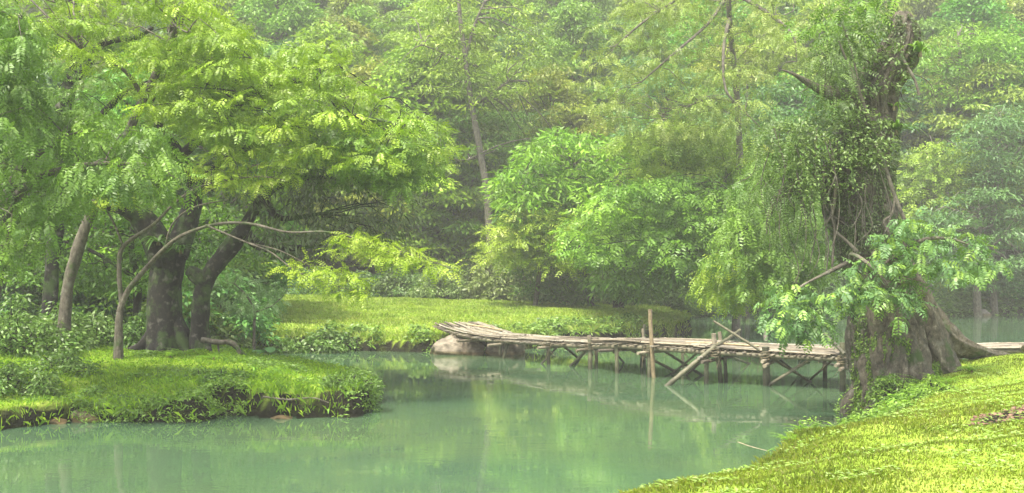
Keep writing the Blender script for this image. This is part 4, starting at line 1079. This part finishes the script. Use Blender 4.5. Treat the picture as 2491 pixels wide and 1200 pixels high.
# 15 right background trees
RB = [(2270, 66, (2180, 330, 2380, 560), YG, 'yellow green tree on the far shore just right of the great trunk'), (2420, 64, (2330, 250, 2520, 480), G3, 'blue green feathery tree on the far shore at the right edge'),
      (2330, 70, (2230, 60, 2480, 260), G4, 'fresh green high crowned tree behind the far shore at upper right'), (2380, 62, (2210, 450, 2520, 700), G3, 'soft blue green low tree over the far water at right')]
for (px, d, bx, cols, lab) in RB:
    x0, y0, x1, y1 = bx; xm = (x0 + x1) / 2; ym = (y0 + y1) / 2
    poly = [(x0, ym), (x0 + 0.15 * (x1 - x0), y0 + 0.2 * (y1 - y0)), (xm, y0), (x1 - 0.1 * (x1 - x0), y0 + 0.15 * (y1 - y0)), (x1, ym), (x1 - 0.2 * (x1 - x0), y1), (x0 + 0.2 * (x1 - x0), y1)]
    hero('shore_tree', lab, tuple(P(px, 760, d)), [[(px, 790, d, .25), (px - 8, 600, d, .2), (px + 6, ym + 40, d, .14), (px, y0 + 30, d, .05)], [(px, ym + 60, d, .1), (px + 60, ym, d - 1, .05)]],
         [dict(poly=poly, d=(d - 3, d + 2.5), n=60, r=1.25, k=38 if cols is YG else 100, pairs=4 if cols is YG else 0, L=0.6 if cols is YG else 0.34, ll=0.22, lw=0.10, cols=cols, flat=0.25, tr=0.03)], 'bark_far', 'leaf', rng, seg=8)

# ------------------------------------------------------------------ the great old tree on the right bank
rng = R(91)
GD = 22.0
GT = [(2168, 1060, 0.957), (2170, 1000, 0.912), (2176, 940, 0.848), (2176, 870, 0.838), (2168, 790, 0.784), (2160, 700, 0.671), (2112, 610, 0.642), (2095, 520, 0.632), (2092, 430, 0.632), (2112, 350, 0.560), (2135, 280, 0.440), (2135, 220, 0.460), (2170, 150, 0.420), (2195, 95, 0.360), (2192, 60, 0.310), (2188, 44, 0.220), (2184, 34, 0.100), (2182, 28, 0.040)]
great = thing('great_tree', 'massive old buttressed tree on the near right bank with moss and ferns', 'tree', tuple(P(2170, 960, GD)))
mb = MB()
tube(mb, [P(a, b, GD) for a, b, _ in GT], [r for _, _, r in GT], seg=96, n=150, rough=0.26, furrow=0.22, seed=4)
mb.build('trunk', M['bark_old'], great, smooth=True)
roots = [
    [(2195, 690, 21.9, .40), (2235, 770, 21.9, .40), (2262, 830, 21.8, .36), (2290, 880, 21.7, .30), (2320, 915, 21.6, .2)],
    [(2220, 730, 22.2, .34), (2270, 790, 22.3, .30), (2320, 835, 22.5, .24), (2390, 862, 22.8, .18), (2450, 872, 23.2, .12), (2500, 880, 23.4, .06)],
    [(2160, 800, 21.5, .28), (2155, 880, 21.4, .28), (2148, 960, 21.3, .26), (2140, 1040, 21.2, .22)],
    [(2122, 780, 22.0, .28), (2122, 860, 22.0, .28), (2130, 940, 21.9, .27), (2138, 1040, 21.8, .24)],
    [(2205, 800, 21.5, .28), (2220, 870, 21.3, .28), (2235, 930, 21.1, .24), (2250, 1000, 20.9, .16)],
    [(2240, 800, 22.8, .3), (2290, 850, 23.6, .22), (2330, 880, 24.5, .12)]]
for k, rt in enumerate(roots):
    mb = MB(); tube(mb, [P(*a[:3]) for a in rt], [a[3] for a in rt], seg=40, n=60, rough=0.26, furrow=0.34, seed=10 + k); mb.build('root', M['bark_old'], great, smooth=True)
mb = MB(); tube(mb, [P(2100, 1025, 20.6), P(2112, 1000, 20.5), P(2140, 990, 20.4), P(2165, 1005, 20.4), P(2180, 1035, 20.5)], [.05, .09, .11, .09, .05], seg=10, n=24, rough=0.2, seed=31); mb.build('root', M['bark_old'], great, smooth=True)
# side limbs
for k, lb in enumerate([[(2110, 260, 22, .3), (2050, 235, 21.7, .18), (1990, 215, 21.4, .09), (1930, 180, 21.2, .03), (1900, 170, 21.2, .01)], [(2050, 440, 22, .36), (1990, 435, 21.8, .24), (1930, 455, 21.6, .17), (1890, 485, 21.5, .10), (1870, 530, 21.4, .04), (1865, 570, 21.4, .012)],
                         [(2060, 640, 21.6, .05), (2020, 660, 20.8, .04), (1960, 690, 20.5, .025), (1900, 730, 20.4, .012)], [(2160, 640, 21.3, .06), (2230, 590, 20.6, .045), (2300, 580, 20.4, .03), (2370, 600, 20.3, .015)],
                         [(2080, 660, 21.2, .05), (2070, 620, 20.6, .04), (2110, 640, 20.2, .03), (2160, 690, 20.0, .015)], [(2150, 400, 21.5, .05), (2080, 200, 21, .04), (2040, 100, 20.8, .02)]]):
    mb = MB(); tube(mb, [P(*a[:3]) for a in lb], [a[3] for a in lb], seg=12, n=24, rough=0.2, seed=40 + k); mb.build('limb', M['bark_old' if k < 2 else 'bark_pale'], great, smooth=True)
# pale hanging vines and aerial roots
for k, (pl, r) in enumerate([([(2035, 430), (2030, 490), (2022, 525), (2008, 545), (2025, 560), (2050, 580), (2085, 612)], .035), ([(2022, 525), (2030, 560), (2028, 600), (2024, 650)], .022), ([(2130, 350), (2150, 400), (2170, 460), (2185, 500), (2200, 535)], .04),
                             ([(2190, 130), (2205, 160), (2225, 195), (2236, 232)], .03), ([(2095, 270), (2090, 210), (2070, 120), (2050, 60)], .02), ([(2165, 575), (2150, 540), (2170, 520), (2178, 470)], .025),
                             ([(1990, 400), (1975, 480), (1985, 560), (1970, 640)], .012), ([(2008, 545), (2015, 600), (2010, 660)], .014), ([(1940, 420), (1950, 520), (1935, 600)], .010)]):
    mb = MB(); tube(mb, [P(x, y, 21.25 - 0.1 * (k % 3)) for x, y in pl], [r] * len(pl), seg=7, n=len(pl) * 5, rough=0.15, seed=60 + k); mb.build('vine', M['bark_pale'], great, smooth=True)
for k in range(26):
    x = 1880 + 270 * rng.rand(); y = 300 + 160 * rng.rand(); L = 90 + 230 * rng.rand(); d_ = 20.9 + 0.7 * rng.rand()
    mb = MB(); tube(mb, [P(x, y, d_), P(x + 14 * rng.randn(), y + L * 0.4, d_), P(x + 18 * rng.randn(), y + L * 0.75, d_ - .1), P(x + 20 * rng.randn(), y + L, d_ - .1)], [.012, .010, .008, .004], seg=4, n=16, rough=0.2, seed=k); mb.build('vine', M['bark_pale'], great, smooth=True)
# foliage of the tree itself: the low sprays
def spray_part(parent, poly, d, n, r, k, cols, L, ll, lw, droop=0.6, flat=0.35, pairs=6, mat='leaf', name='crown', rg=rng, curve=0.35):
    cm = MB()
    for p in region_pads(poly, d, n, rg):
        pr = r * (0.65 + 0.7 * rg.rand()); m = max(4, int(k * (pr / r) ** 2)); Pp, D, N = pad_frames(p, pr, m, rg, flat=flat, droop=droop, up=0.4)
        if pairs: add_fronds(cm, Pp, D, N, L * (0.7 + 0.6 * rg.rand(m)), pairs, ll, lw, cols, rg, curve=curve)
        else:
            V, F = leaf_quads(Pp, D, N, L * (0.6 + 0.8 * rg.rand(m)), lw); cm.add(V, F, np.repeat(mixcol(cols, m, rg), 4, 0))
    return cm.build(name, M[mat], parent)
BGN = [(0.13, 0.25, 0.085), (0.17, 0.30, 0.095), (0.22, 0.35, 0.05), (0.095, 0.19, 0.06)]
spray_part(great, [(1890, 700), (1960, 680), (2010, 700), (2030, 760), (1990, 800), (1920, 830), (1890, 790)], (20.0, 20.8), 13, .34, 15, BGN, .30, .115, .046)
spray_part(great, [(2030, 640), (2140, 620), (2200, 660), (2220, 740), (2180, 800), (2100, 790), (2040, 740)], (19.8, 20.7), 14, .35, 15, BGN, .30, .115, .046)
spray_part(great, [(2150, 600), (2200, 540), (2300, 530), (2390, 570), (2420, 650), (2380, 690), (2300, 660), (2220, 650), (2160, 640)], (19.9, 20.9), 19, .36, 16, BGN, .30, .115, .046)
spray_part(great, [(1960, 40), (2060, -30), (2180, -20), (2150, 20), (2080, 60), (1990, 120)], (20.5, 22.5), 13, .45, 14, MG, .36, .11, .045, flat=0.25)

# epiphytes: plants of their own growing on the great tree
EP = [(0.15, 0.22, 0.07), (0.20, 0.28, 0.09), (0.10, 0.17, 0.045)]
FG = [(0.11, 0.19, 0.04), (0.16, 0.25, 0.05), (0.08, 0.14, 0.03)]
def epiphyte(label, poly, d, n, r, k, cols, L, ll, lw, pairs, stem, **kw):
    pl = np.mean(np.array(poly), 0); t = thing('epiphyte', label, 'epiphyte', tuple(P(pl[0], pl[1], (d[0] + d[1]) / 2)), 'epiphytes on the great tree')
    spray_part(t, poly, d, n, r, k, cols, L, ll, lw, pairs=pairs, name='foliage', **kw)
    mb = MB(); rg = R(int(pl[0]))
    for q in range(stem):
        a = P(pl[0] + rg.randn() * 40, pl[1] + rg.randn() * 30, d[1] - .1); b = a + np.array([0.35 * rg.randn(), -0.3 * rg.rand(), -0.5 - rg.rand() * 0.8]); tube(mb, [a, (a + b) / 2 + 0.15 * rg.randn(3), b], [.014, .010, .006], seg=4, c=(0.2, 0.2, 0.1), cap=False)
    if stem: mb.build('aerial_root', M['bark_pale'], t)
    return t
epiphyte('grey green leafy epiphyte clump in the middle of the great trunk', [(1880, 300), (1990, 250), (2090, 260), (2150, 300), (2165, 370), (2120, 400), (2085, 480), (2040, 410), (1985, 510), (1930, 430), (1885, 400)], (20.9, 21.6), 60, .32, 80, EP, .095, 0, .042, 0, 18, mat='leaf', flat=0.6, droop=0.3)
epiphyte('small leaved epiphyte mat under the broken top of the great trunk', [(2040, 90), (2130, 60), (2200, 130), (2190, 220), (2130, 240), (2060, 200)], (21.2, 21.8), 24, .28, 50, EP, .11, 0, .05, 0, 12, flat=0.6)
epiphyte('fern curtain hanging left of the great trunk', [(1830, 330), (1880, 270), (1960, 290), (1990, 400), (1960, 520), (1900, 600), (1850, 520), (1840, 420)], (20.8, 22), 34, .34, 12, FG, .55, .07, .022, 12, 14, droop=1.3, flat=0.7, curve=0.6)
epiphyte('upper fern clump at the left shoulder of the great trunk', [(1990, 120), (2060, 60), (2080, 160), (2060, 250), (2000, 240), (1970, 180)], (20.9, 21.8), 18, .32, 11, FG, .5, .065, .022, 12, 8, droop=1.1, flat=0.7, curve=0.6)
def ivy(label, z_, n, cols, seed, az=(3.0, 5.9), base=GT):
    """leaves and rootlets clinging to the bark of the great trunk"""
    rg = R(seed); ys_ = np.array([b for _, b, _ in base][::-1], float); xc = np.array([a for a, _, _ in base][::-1], float); rr = np.array([r for _, _, r in base][::-1])
    y = z_[0] + (z_[1] - z_[0]) * rg.rand(n); a = az[0] + (az[1] - az[0]) * rg.rand(n)
    k = vnoise(a * 2.2, y / 60.0, 1, seed) > -0.1; y = y[k]; a = a[k]; n = len(y)
    x = np.interp(y, ys_, xc); r = np.interp(y, ys_, rr) * 1.10
    C = np.stack([(x - CX) / FPX * GD, np.full(n, GD), CAMZ - (y - HY) / FPX * GD], 1)
    O = np.stack([np.cos(a), np.sin(a), 0 * a], 1); Pb = C + O * r[:, None]
    D = nrm(np.array([0, 0, -1.0]) + 0.7 * rg.randn(n, 3) + O * 0.5); N = nrm(O + 0.4 * rg.randn(n, 3)); N = nrm(N - D * np.sum(N * D, 1, keepdims=True))
    V, F = leaf_quads(Pb, D, N, 0.045 + 0.04 * rg.rand(n), 0.032)
    m = MB(); m.add(V, F, np.repeat(mixcol(cols, n, rg), 4, 0)); t = thing('creeper', label, 'creeper', tuple(C[0]), 'epiphytes on the great tree'); m.build('foliage', M['leaf'], t)
ivy('dull small leaved creeper spread over the upper half of the great trunk', (300, 640), 6500, DG, 3)
ivy('bright small leaved creeper low on the waterside face of the great trunk', (800, 1030), 7000, [(0.12, 0.22, 0.02), (0.2, 0.3, 0.04), (0.08, 0.15, 0.02)], 4)
ivy('dark small leaved creeper wrapping the broken top of the great trunk', (40, 330), 4200, DG, 6)
ivy('thin dark creeper on the left flank of the great trunk above the bridge', (640, 860), 1500, [(0.07, 0.13, 0.02), (0.12, 0.2, 0.03)], 5, az=(2.9, 4.2))

# strap-leaved plants
def strap_plant(name, label, c, n, L, w, cols, rg, cat='plant', group=None, upw=0.8, face=None, mat='leaf'):
    c = np.array(c, float); t = thing(name, label, cat, tuple(c), group); m = MB()
    for k in range(n):
        a = rg.rand() * 6.283 if face is None else face + rg.randn() * 0.6
        d = np.array([math.cos(a), math.sin(a), 0]); s = np.array([-d[1], d[0], 0]); l = L * (0.6 + 0.6 * rg.rand()); el = upw * (0.5 + 0.7 * rg.rand())
        tt = np.linspace(0, 1, 8); cen = c + d * (l * tt * math.cos(el))[:, None] + np.array([0, 0, 1.0]) * (l * (math.sin(el) * tt - 0.75 * tt ** 2.2))[:, None]
        wd = w * np.sin(np.pi * (0.12 + 0.88 * tt)) ** 0.7 * 0.5; wd[-1] = 0.002
        V = np.stack([cen - s * wd[:, None], cen - np.array([0, 0, 0.25]) * wd[:, None], cen + s * wd[:, None]], 1).reshape(-1, 3)
        i = np.arange(7)[:, None] * 3; j = np.arange(2)[None]; m.add(V, np.stack([i + j, i + j + 1, i + j + 4, i + j + 3], -1).reshape(-1, 4), mixcol(cols, 1, rg)[0])
    m.build('foliage', M[mat], t); mm = MB(); tube(mm, [c - [0, 0, 0.08], c + [0, 0, 0.05]], [w * .8, w * .5], seg=7, n=4, c=(0.15, 0.13, 0.06)); mm.build('stem', M['bamboo'], t)
    return t
rg = R(17)
SPC = [(0.12, 0.24, 0.03), (0.17, 0.28, 0.05), (0.09, 0.17, 0.02)]
strap_plant('epiphyte', 'long strap leaved epiphyte on the right flank of the great trunk', P(2180, 320, 21.6), 26, .75, .06, SPC, rg, 'epiphyte', upw=1.0)
strap_plant('epiphyte', 'strap leaved epiphyte near the broken top right of the great trunk', P(2238, 130, 21.6), 24, .7, .06, SPC, rg, 'epiphyte', upw=1.0)
strap_plant('epiphyte', 'narrow leaved epiphyte under the strap leaved one right of the trunk', P(2175, 260, 21.6), 18, .55, .04, SPC, rg, 'epiphyte', upw=0.8)
strap_plant('epiphyte', 'spiky rosette in the fork of the dark trunk on the left spit', P(385, 590, 27.3), 26, .75, .07, [(0.07, 0.16, 0.02), (0.1, 0.2, 0.03)], rg, 'epiphyte', upw=0.9)
strap_plant('epiphyte', 'spiky rosette high on the broad dark trunk beside the fork', P(440, 610, 27.4), 24, .65, .06, [(0.07, 0.16, 0.02), (0.1, 0.2, 0.03)], rg, 'epiphyte', upw=0.9)
BL = [(0.16, 0.34, 0.03), (0.22, 0.40, 0.05)]
for (px, py, d, n, L, w, lab) in [(2210, 905, 20.2, 16, .55, .075, 'broad leaved bright plant on the bank before the great tree'), (2190, 965, 19.6, 14, .5, .07, 'lower bright leafed plant nearest the root arch of the great tree'),
                                  (1165 + 20, 830, 37.0, 14, .4, .04, 'tuft of long leaves by the pale boulder under the bridge'), (1900, 1060, 16.6, 20, .45, .035, 'light green grassy tuft at the corner of the lawn above the water'),
                                  (325, 930, 22.8, 12, .4, .05, 'broad bladed weed in the middle of the left spit grass'), (800, 985, 21.6, 12, .34, .035, 'long leafed weed near the tip of the left spit'),
                                  (620, 935, 24.0, 12, .35, .04, 'small bladed weed on the crest of the left spit'), (1560, 1170, 13.0, 16, .3, .02, 'thin grass tuft at the lowest corner of the near lawn')]:
    p = P(px, py, d); p[2] = max(hz(p[0], p[1]), 0.1); strap_plant('leafy_plant', lab, p, n, L, w, BL, rg, 'plant', upw=1.1)
for k, (px, py, d) in enumerate([(240, 985, 22), (300, 1000, 21.7), (375, 1005, 21.6), (430, 1010, 21.4), (110, 990, 21.2), (690, 905, 24.2), (480, 930, 23.2), (760, 930, 23.0)]):
    p = P(px, py, d); p[2] = max(hz(p[0], p[1]), 0.15); tb, cb_ = shrub_mesh(500 + k, .42 + .2 * rg.rand(), .22, 16, 70, .085, .026, [(0.13, 0.25, 0.03), (0.20, 0.33, 0.04), (0.09, 0.18, 0.03)])
    t = thing('grass_tuft', ['shaggy grass tuft right of the flat yellowish stone', 'bushy grass tuft on the drooping bank between stone and hump', 'round grass tuft drooping over the water near the middle of the bank', 'grass tuft at the foot of the bank just left of the undercut', 'wild grass tuft by the left frame edge bank', 'grass tuft on the back rim of the left spit by the creek', 'grass tuft left of the leafy hump', 'low grass tuft behind the tip of the left spit'][k], 'grass tuft', (0, 0, 0), 'tufts on the left spit')
    tb.build('stem', M['bark_dark'], t); cb_.build('foliage', M['leaf'], t); t.location = (p[0], p[1], p[2] - .06)
# bare roots and sticks lying against the undercut bank
for k, (pl, lab) in enumerate([([(455, 1000), (470, 985), (500, 975), (520, 1000)], 'crooked root loop hanging from the undercut bank'), ([(640, 965), (700, 972), (760, 968), (800, 980)], 'long thin bare stick lodged along the undercut bank'), ([(180, 1030), (230, 1022), (290, 1026)], 'dark wet stick lying in front of the flat yellowish stone'), ([(0, 1010), (40, 990), (70, 985)], 'pale root end at the left frame edge of the bank')]):
    mb = MB(); tube(mb, [P(x, y, 21.35 + 0.05 * k) for x, y in pl], list(np.linspace(.022, .008, len(pl))), seg=6, n=18, rough=0.2, seed=k); o = mb.build('stick', M['bark_pale'], loc=P(pl[0][0], pl[0][1], 21.4), smooth=True); tag(o, lab, 'stick')
# taro leaves by the creek
for (px, py, d, lab) in [(632, 850, 31, 'heart leafed water plant at the creek mouth beside the driftwood'), (655, 848, 31.5, 'second heart leafed water plant further out in the creek mouth')]:
    c = P(px, py, d); t = thing('taro_plant', lab, 'plant', (c[0], c[1], 0.0)); 
    for k in range(4):
        a = rg.rand() * 6.283; top = np.array([c[0] + .25 * math.cos(a), c[1] + .25 * math.sin(a), 0.35 + .3 * rg.rand()]); mm = MB(); tube(mm, [(c[0], c[1], -.2), (top + [c[0], c[1], 0.3]) / 2, top], [.015, .012, .008], seg=5, c=(0.15, 0.28, 0.08)); mm.build('stem', M['bamboo'], t)
        th = np.linspace(0, 2 * np.pi, 18, endpoint=False); rr = 0.17 * (1 - 0.55 * np.cos(th / 2) ** 8 + 0.35 * np.exp(-((th - np.pi) / 0.5) ** 2)); dx = np.array([math.cos(a), math.sin(a), -0.5]); dx = nrm(dx); dy = np.cross(dx, [0, 0, 1]); dy = nrm(dy)
        V = top + (-np.cos(th) * rr)[:, None] * dx + (np.sin(th) * rr)[:, None] * dy; V = np.vstack([V, top[None] - [0, 0, .02]]); j = np.arange(18); mm = MB(); mm.add(V, np.stack([j, (j + 1) % 18, np.full(18, 18)], -1), (0.10, 0.26, 0.06)); mm.build('leaf', M['leaf'], t)

# ferns
def fern(label, c, n, L, rg, cols=None, group='ferns on the banks'):
    c = np.array(c, float); t = thing('fern', label, 'fern', tuple(c), group); m = MB(); cols = cols or [(0.16, 0.32, 0.02), (0.22, 0.38, 0.03)]
    a = rg.rand(n) * 6.283; D = nrm(np.stack([np.cos(a), np.sin(a), 0.6 + 0.6 * rg.rand(n)], 1)); N = nrm(np.array([0, 0, 1.0]) - D * D[:, 2:3])
    add_fronds(m, np.repeat(c[None], n, 0), D, N, L * (0.7 + 0.5 * rg.rand(n)), 15, L * 0.17, L * 0.035, cols, rg, curve=0.55, spread=1.0)
    m.build('foliage', M['leaf'], t); mm = MB(); tube(mm, [c - [0, 0, 0.06], c + [0, 0, 0.04]], [.03, .02], seg=6, n=4, c=(0.12, 0.09, 0.05)); mm.build('stem', M['bamboo'], t)
for (px, py, d, L, lab) in [(2255, 870, 20.7, .62, 'fern in the crook of the front root of the great tree'), (2365, 875, 21.2, .42, 'fern at the end of the right root of the great tree'), (2300, 905, 20.6, .42, 'fern on the lawn edge under the right root'),
                            (2130, 1035, 18.3, .32, 'bright fern on the lawn rim below the root arch'), (2040, 1050, 17.6, .34, 'bright fern on the lawn rim left of the root arch'), (1960, 1055, 17.0, .34, 'bright fern on the lawn rim close to the water corner'),
                            (1925, 1080, 16.2, .30, 'small yellow green fern over the water corner of the lawn'), (450, 870, 26, .45, 'fern before the broad dark trunk on the left spit'), (415, 880, 25.5, .4, 'smaller fern left of the one before the broad trunk'),
                            (520, 885, 25.2, .4, 'fern by the driftwood root on the left spit')]:
    p = P(px, py, d); p[2] = max(hz(p[0], p[1]), 0.15) + 0.03; fern(lab, p, 14, L, rg)

# driftwood root on the creek bank
dw = thing('driftwood', 'gnarled dark driftwood root arching over the creek bank', 'driftwood', tuple(P(540, 880, 27.3)))
for k, (pl, r0, r1) in enumerate([([(490, 826), (530, 832), (560, 832), (580, 850), (585, 890)], .07, .05), ([(560, 835), (590, 860), (606, 885), (610, 915)], .05, .03), ([(530, 832), (533, 860), (545, 900)], .03, .015), ([(500, 860), (540, 870), (590, 868), (600, 880)], .12, .06)]):
    mb = MB(); tube(mb, [P(x, y, 27.0 + .1 * k) for x, y in pl], list(np.linspace(r0, r1, len(pl))), seg=9, n=24, rough=0.25, seed=80 + k); mb.build('branch', M['bark_pale' if k in (0, 2) else 'bark_dark'], dw, smooth=True)

# bushes on the left bank: each a thing
def bush(label, px, py, d, r, h, npad, nleaf, L, Wl, cols, seed, leafm='leaf', name='bush'):
    p = P(px, py, d); z = hz(p[0], p[1]); tb, cb_ = shrub_mesh(seed, r, h, npad, nleaf, L, Wl, cols)
    t = thing(name, label, 'bush', (0, 0, 0)); tb.build('stem', M['bark_dark'], t); cb_.build('foliage', M[leafm], t); t.location = (p[0], p[1], z - .05); return t
LB = [(0.12, 0.22, 0.04), (0.18, 0.28, 0.07), (0.07, 0.15, 0.02)]
for k, a in enumerate([('leafy bush at the left edge above the grassy bank', 30, 780, 25, 1.3, 1.5, 50, 80, .13, .06, LB), ('leafy bush left of the pale leaning trunk', 110, 760, 27, 1.2, 1.5, 46, 80, .13, .06, LB), ('dense bush between the pale trunk and the arching tree', 230, 770, 28.5, 1.1, 1.3, 40, 80, .13, .06, LB),
                       ('low dark bush between the arching tree and the broad trunk', 340, 790, 29, 1.0, .9, 34, 70, .13, .06, SD), ('grassy bush hanging over the water at the left frame edge', 20, 940, 21.5, .9, .8, 34, 70, .11, .04, LB),
                       ('leafy clump on the hump above the undercut bank', 545, 965, 22.5, .5, .3, 22, 50, .08, .03, [(0.08, 0.17, 0.02), (0.13, 0.24, 0.03)]), ('rounded leafy clump at the very tip of the left spit', 850, 965, 22.3, .6, .28, 34, 60, .08, .032, [(0.09, 0.17, 0.03), (0.15, 0.25, 0.05)]),
                       ('shaggy clump in the grass before the pale trunk', 150, 900, 23.2, .8, .5, 26, 60, .11, .04, LB), ('leafy clump left of the boulders on the far bank edge', 690, 800, 37.5, 1.1, .8, 34, 70, .17, .08, LB),
                       ('leafy clump next along the far bank edge towards the bridge', 790, 805, 38, 1.2, .7, 34, 70, .17, .08, LB), ('dark bush crowding the bank behind the driftwood', 560, 790, 36, 1.3, 1.1, 34, 80, .16, .08, SD),
                       ('leafy bush under the great tree between root and water', 2120, 960, 20.9, .45, .6, 22, 60, .08, .04, [(0.13, 0.23, 0.03), (0.2, 0.3, 0.05)]),
                       ('low mossy leafed clump before the middle of the great trunk', 2190, 950, 20.3, .6, .7, 40, 70, .07, .035, [(0.11, 0.20, 0.03), (0.18, 0.29, 0.04), (0.07, 0.14, 0.02)]),
                       ('small fresh clump on the bank rim below the right root', 2270, 925, 20.2, .5, .4, 26, 60, .07, .03, [(0.16, 0.28, 0.03), (0.23, 0.35, 0.04)])]):
    bush(*a, seed=300 + k)
# white tipped sapling right of the dark trunks
hero('sapling', 'small feathery pale sapling on the meadow edge right of the dark trunks', tuple(P(610, 790, 33)), [[(618, 800, 33, .05), (620, 760, 33, .045), (600, 720, 33, .03), (570, 690, 33, .02)], [(620, 760, 33, .03), (660, 745, 33, .02), (690, 720, 32.8, .01)]],
     [dict(poly=[(520, 690), (570, 650), (640, 690), (700, 700), (680, 740), (620, 750), (540, 740)], d=(32, 34), n=20, r=.38, k=14, pairs=7, L=.4, ll=.10, lw=.035, cols=[(0.14, 0.26, 0.08), (0.2, 0.32, 0.12)], flat=0.2, tr=.012)], 'bark_pale', 'leaf', rng, seg=7)

# fallen twig in the water near the lawn corner
mb = MB(); tube(mb, [P(1795, 1076, 18.6), P(1830, 1088, 18.1), P(1870, 1098, 17.7)], [.012, .01, .006], seg=6, c=(0.35, 0.28, 0.18)); tw = mb.build('twig', M['bamboo'], loc=P(1830, 1088, 18.1)); tag(tw, 'thin bare twig poking over the water at the lawn corner', 'twig')

# ------------------------------------------------------------------ even haze volume, added to lift the blacks
hm = bpy.data.materials.new('haze'); hm.use_nodes = True; nt = hm.node_tree; nt.nodes.clear()
ho = nt.nodes.new('ShaderNodeOutputMaterial'); pv = nt.nodes.new('ShaderNodeVolumePrincipled')
pv.inputs['Color'].default_value = (0.94, 0.95, 0.88, 1); pv.inputs['Density'].default_value = HAZE; pv.inputs['Anisotropy'].default_value = 0.0
nt.links.new(pv.outputs[0], ho.inputs['Volume'])
x0, x1, y0, y1, z0, z1 = -270, 270, -50, 330, -3.2, 110
V = np.array([[x0, y0, z0], [x1, y0, z0], [x1, y1, z0], [x0, y1, z0], [x0, y0, z1], [x1, y0, z1], [x1, y1, z1], [x0, y1, z1]], float)
h = mk('haze', V, np.array([[3, 2, 1, 0], [4, 5, 6, 7], [0, 1, 5, 4], [1, 2, 6, 5], [2, 3, 7, 6], [3, 0, 4, 7]]), hm)
tag(h, 'pale even haze added to lift the dark tones', 'haze', kind='stuff')
for o in bpy.data.objects:
    if 'org' in o: del o['org']
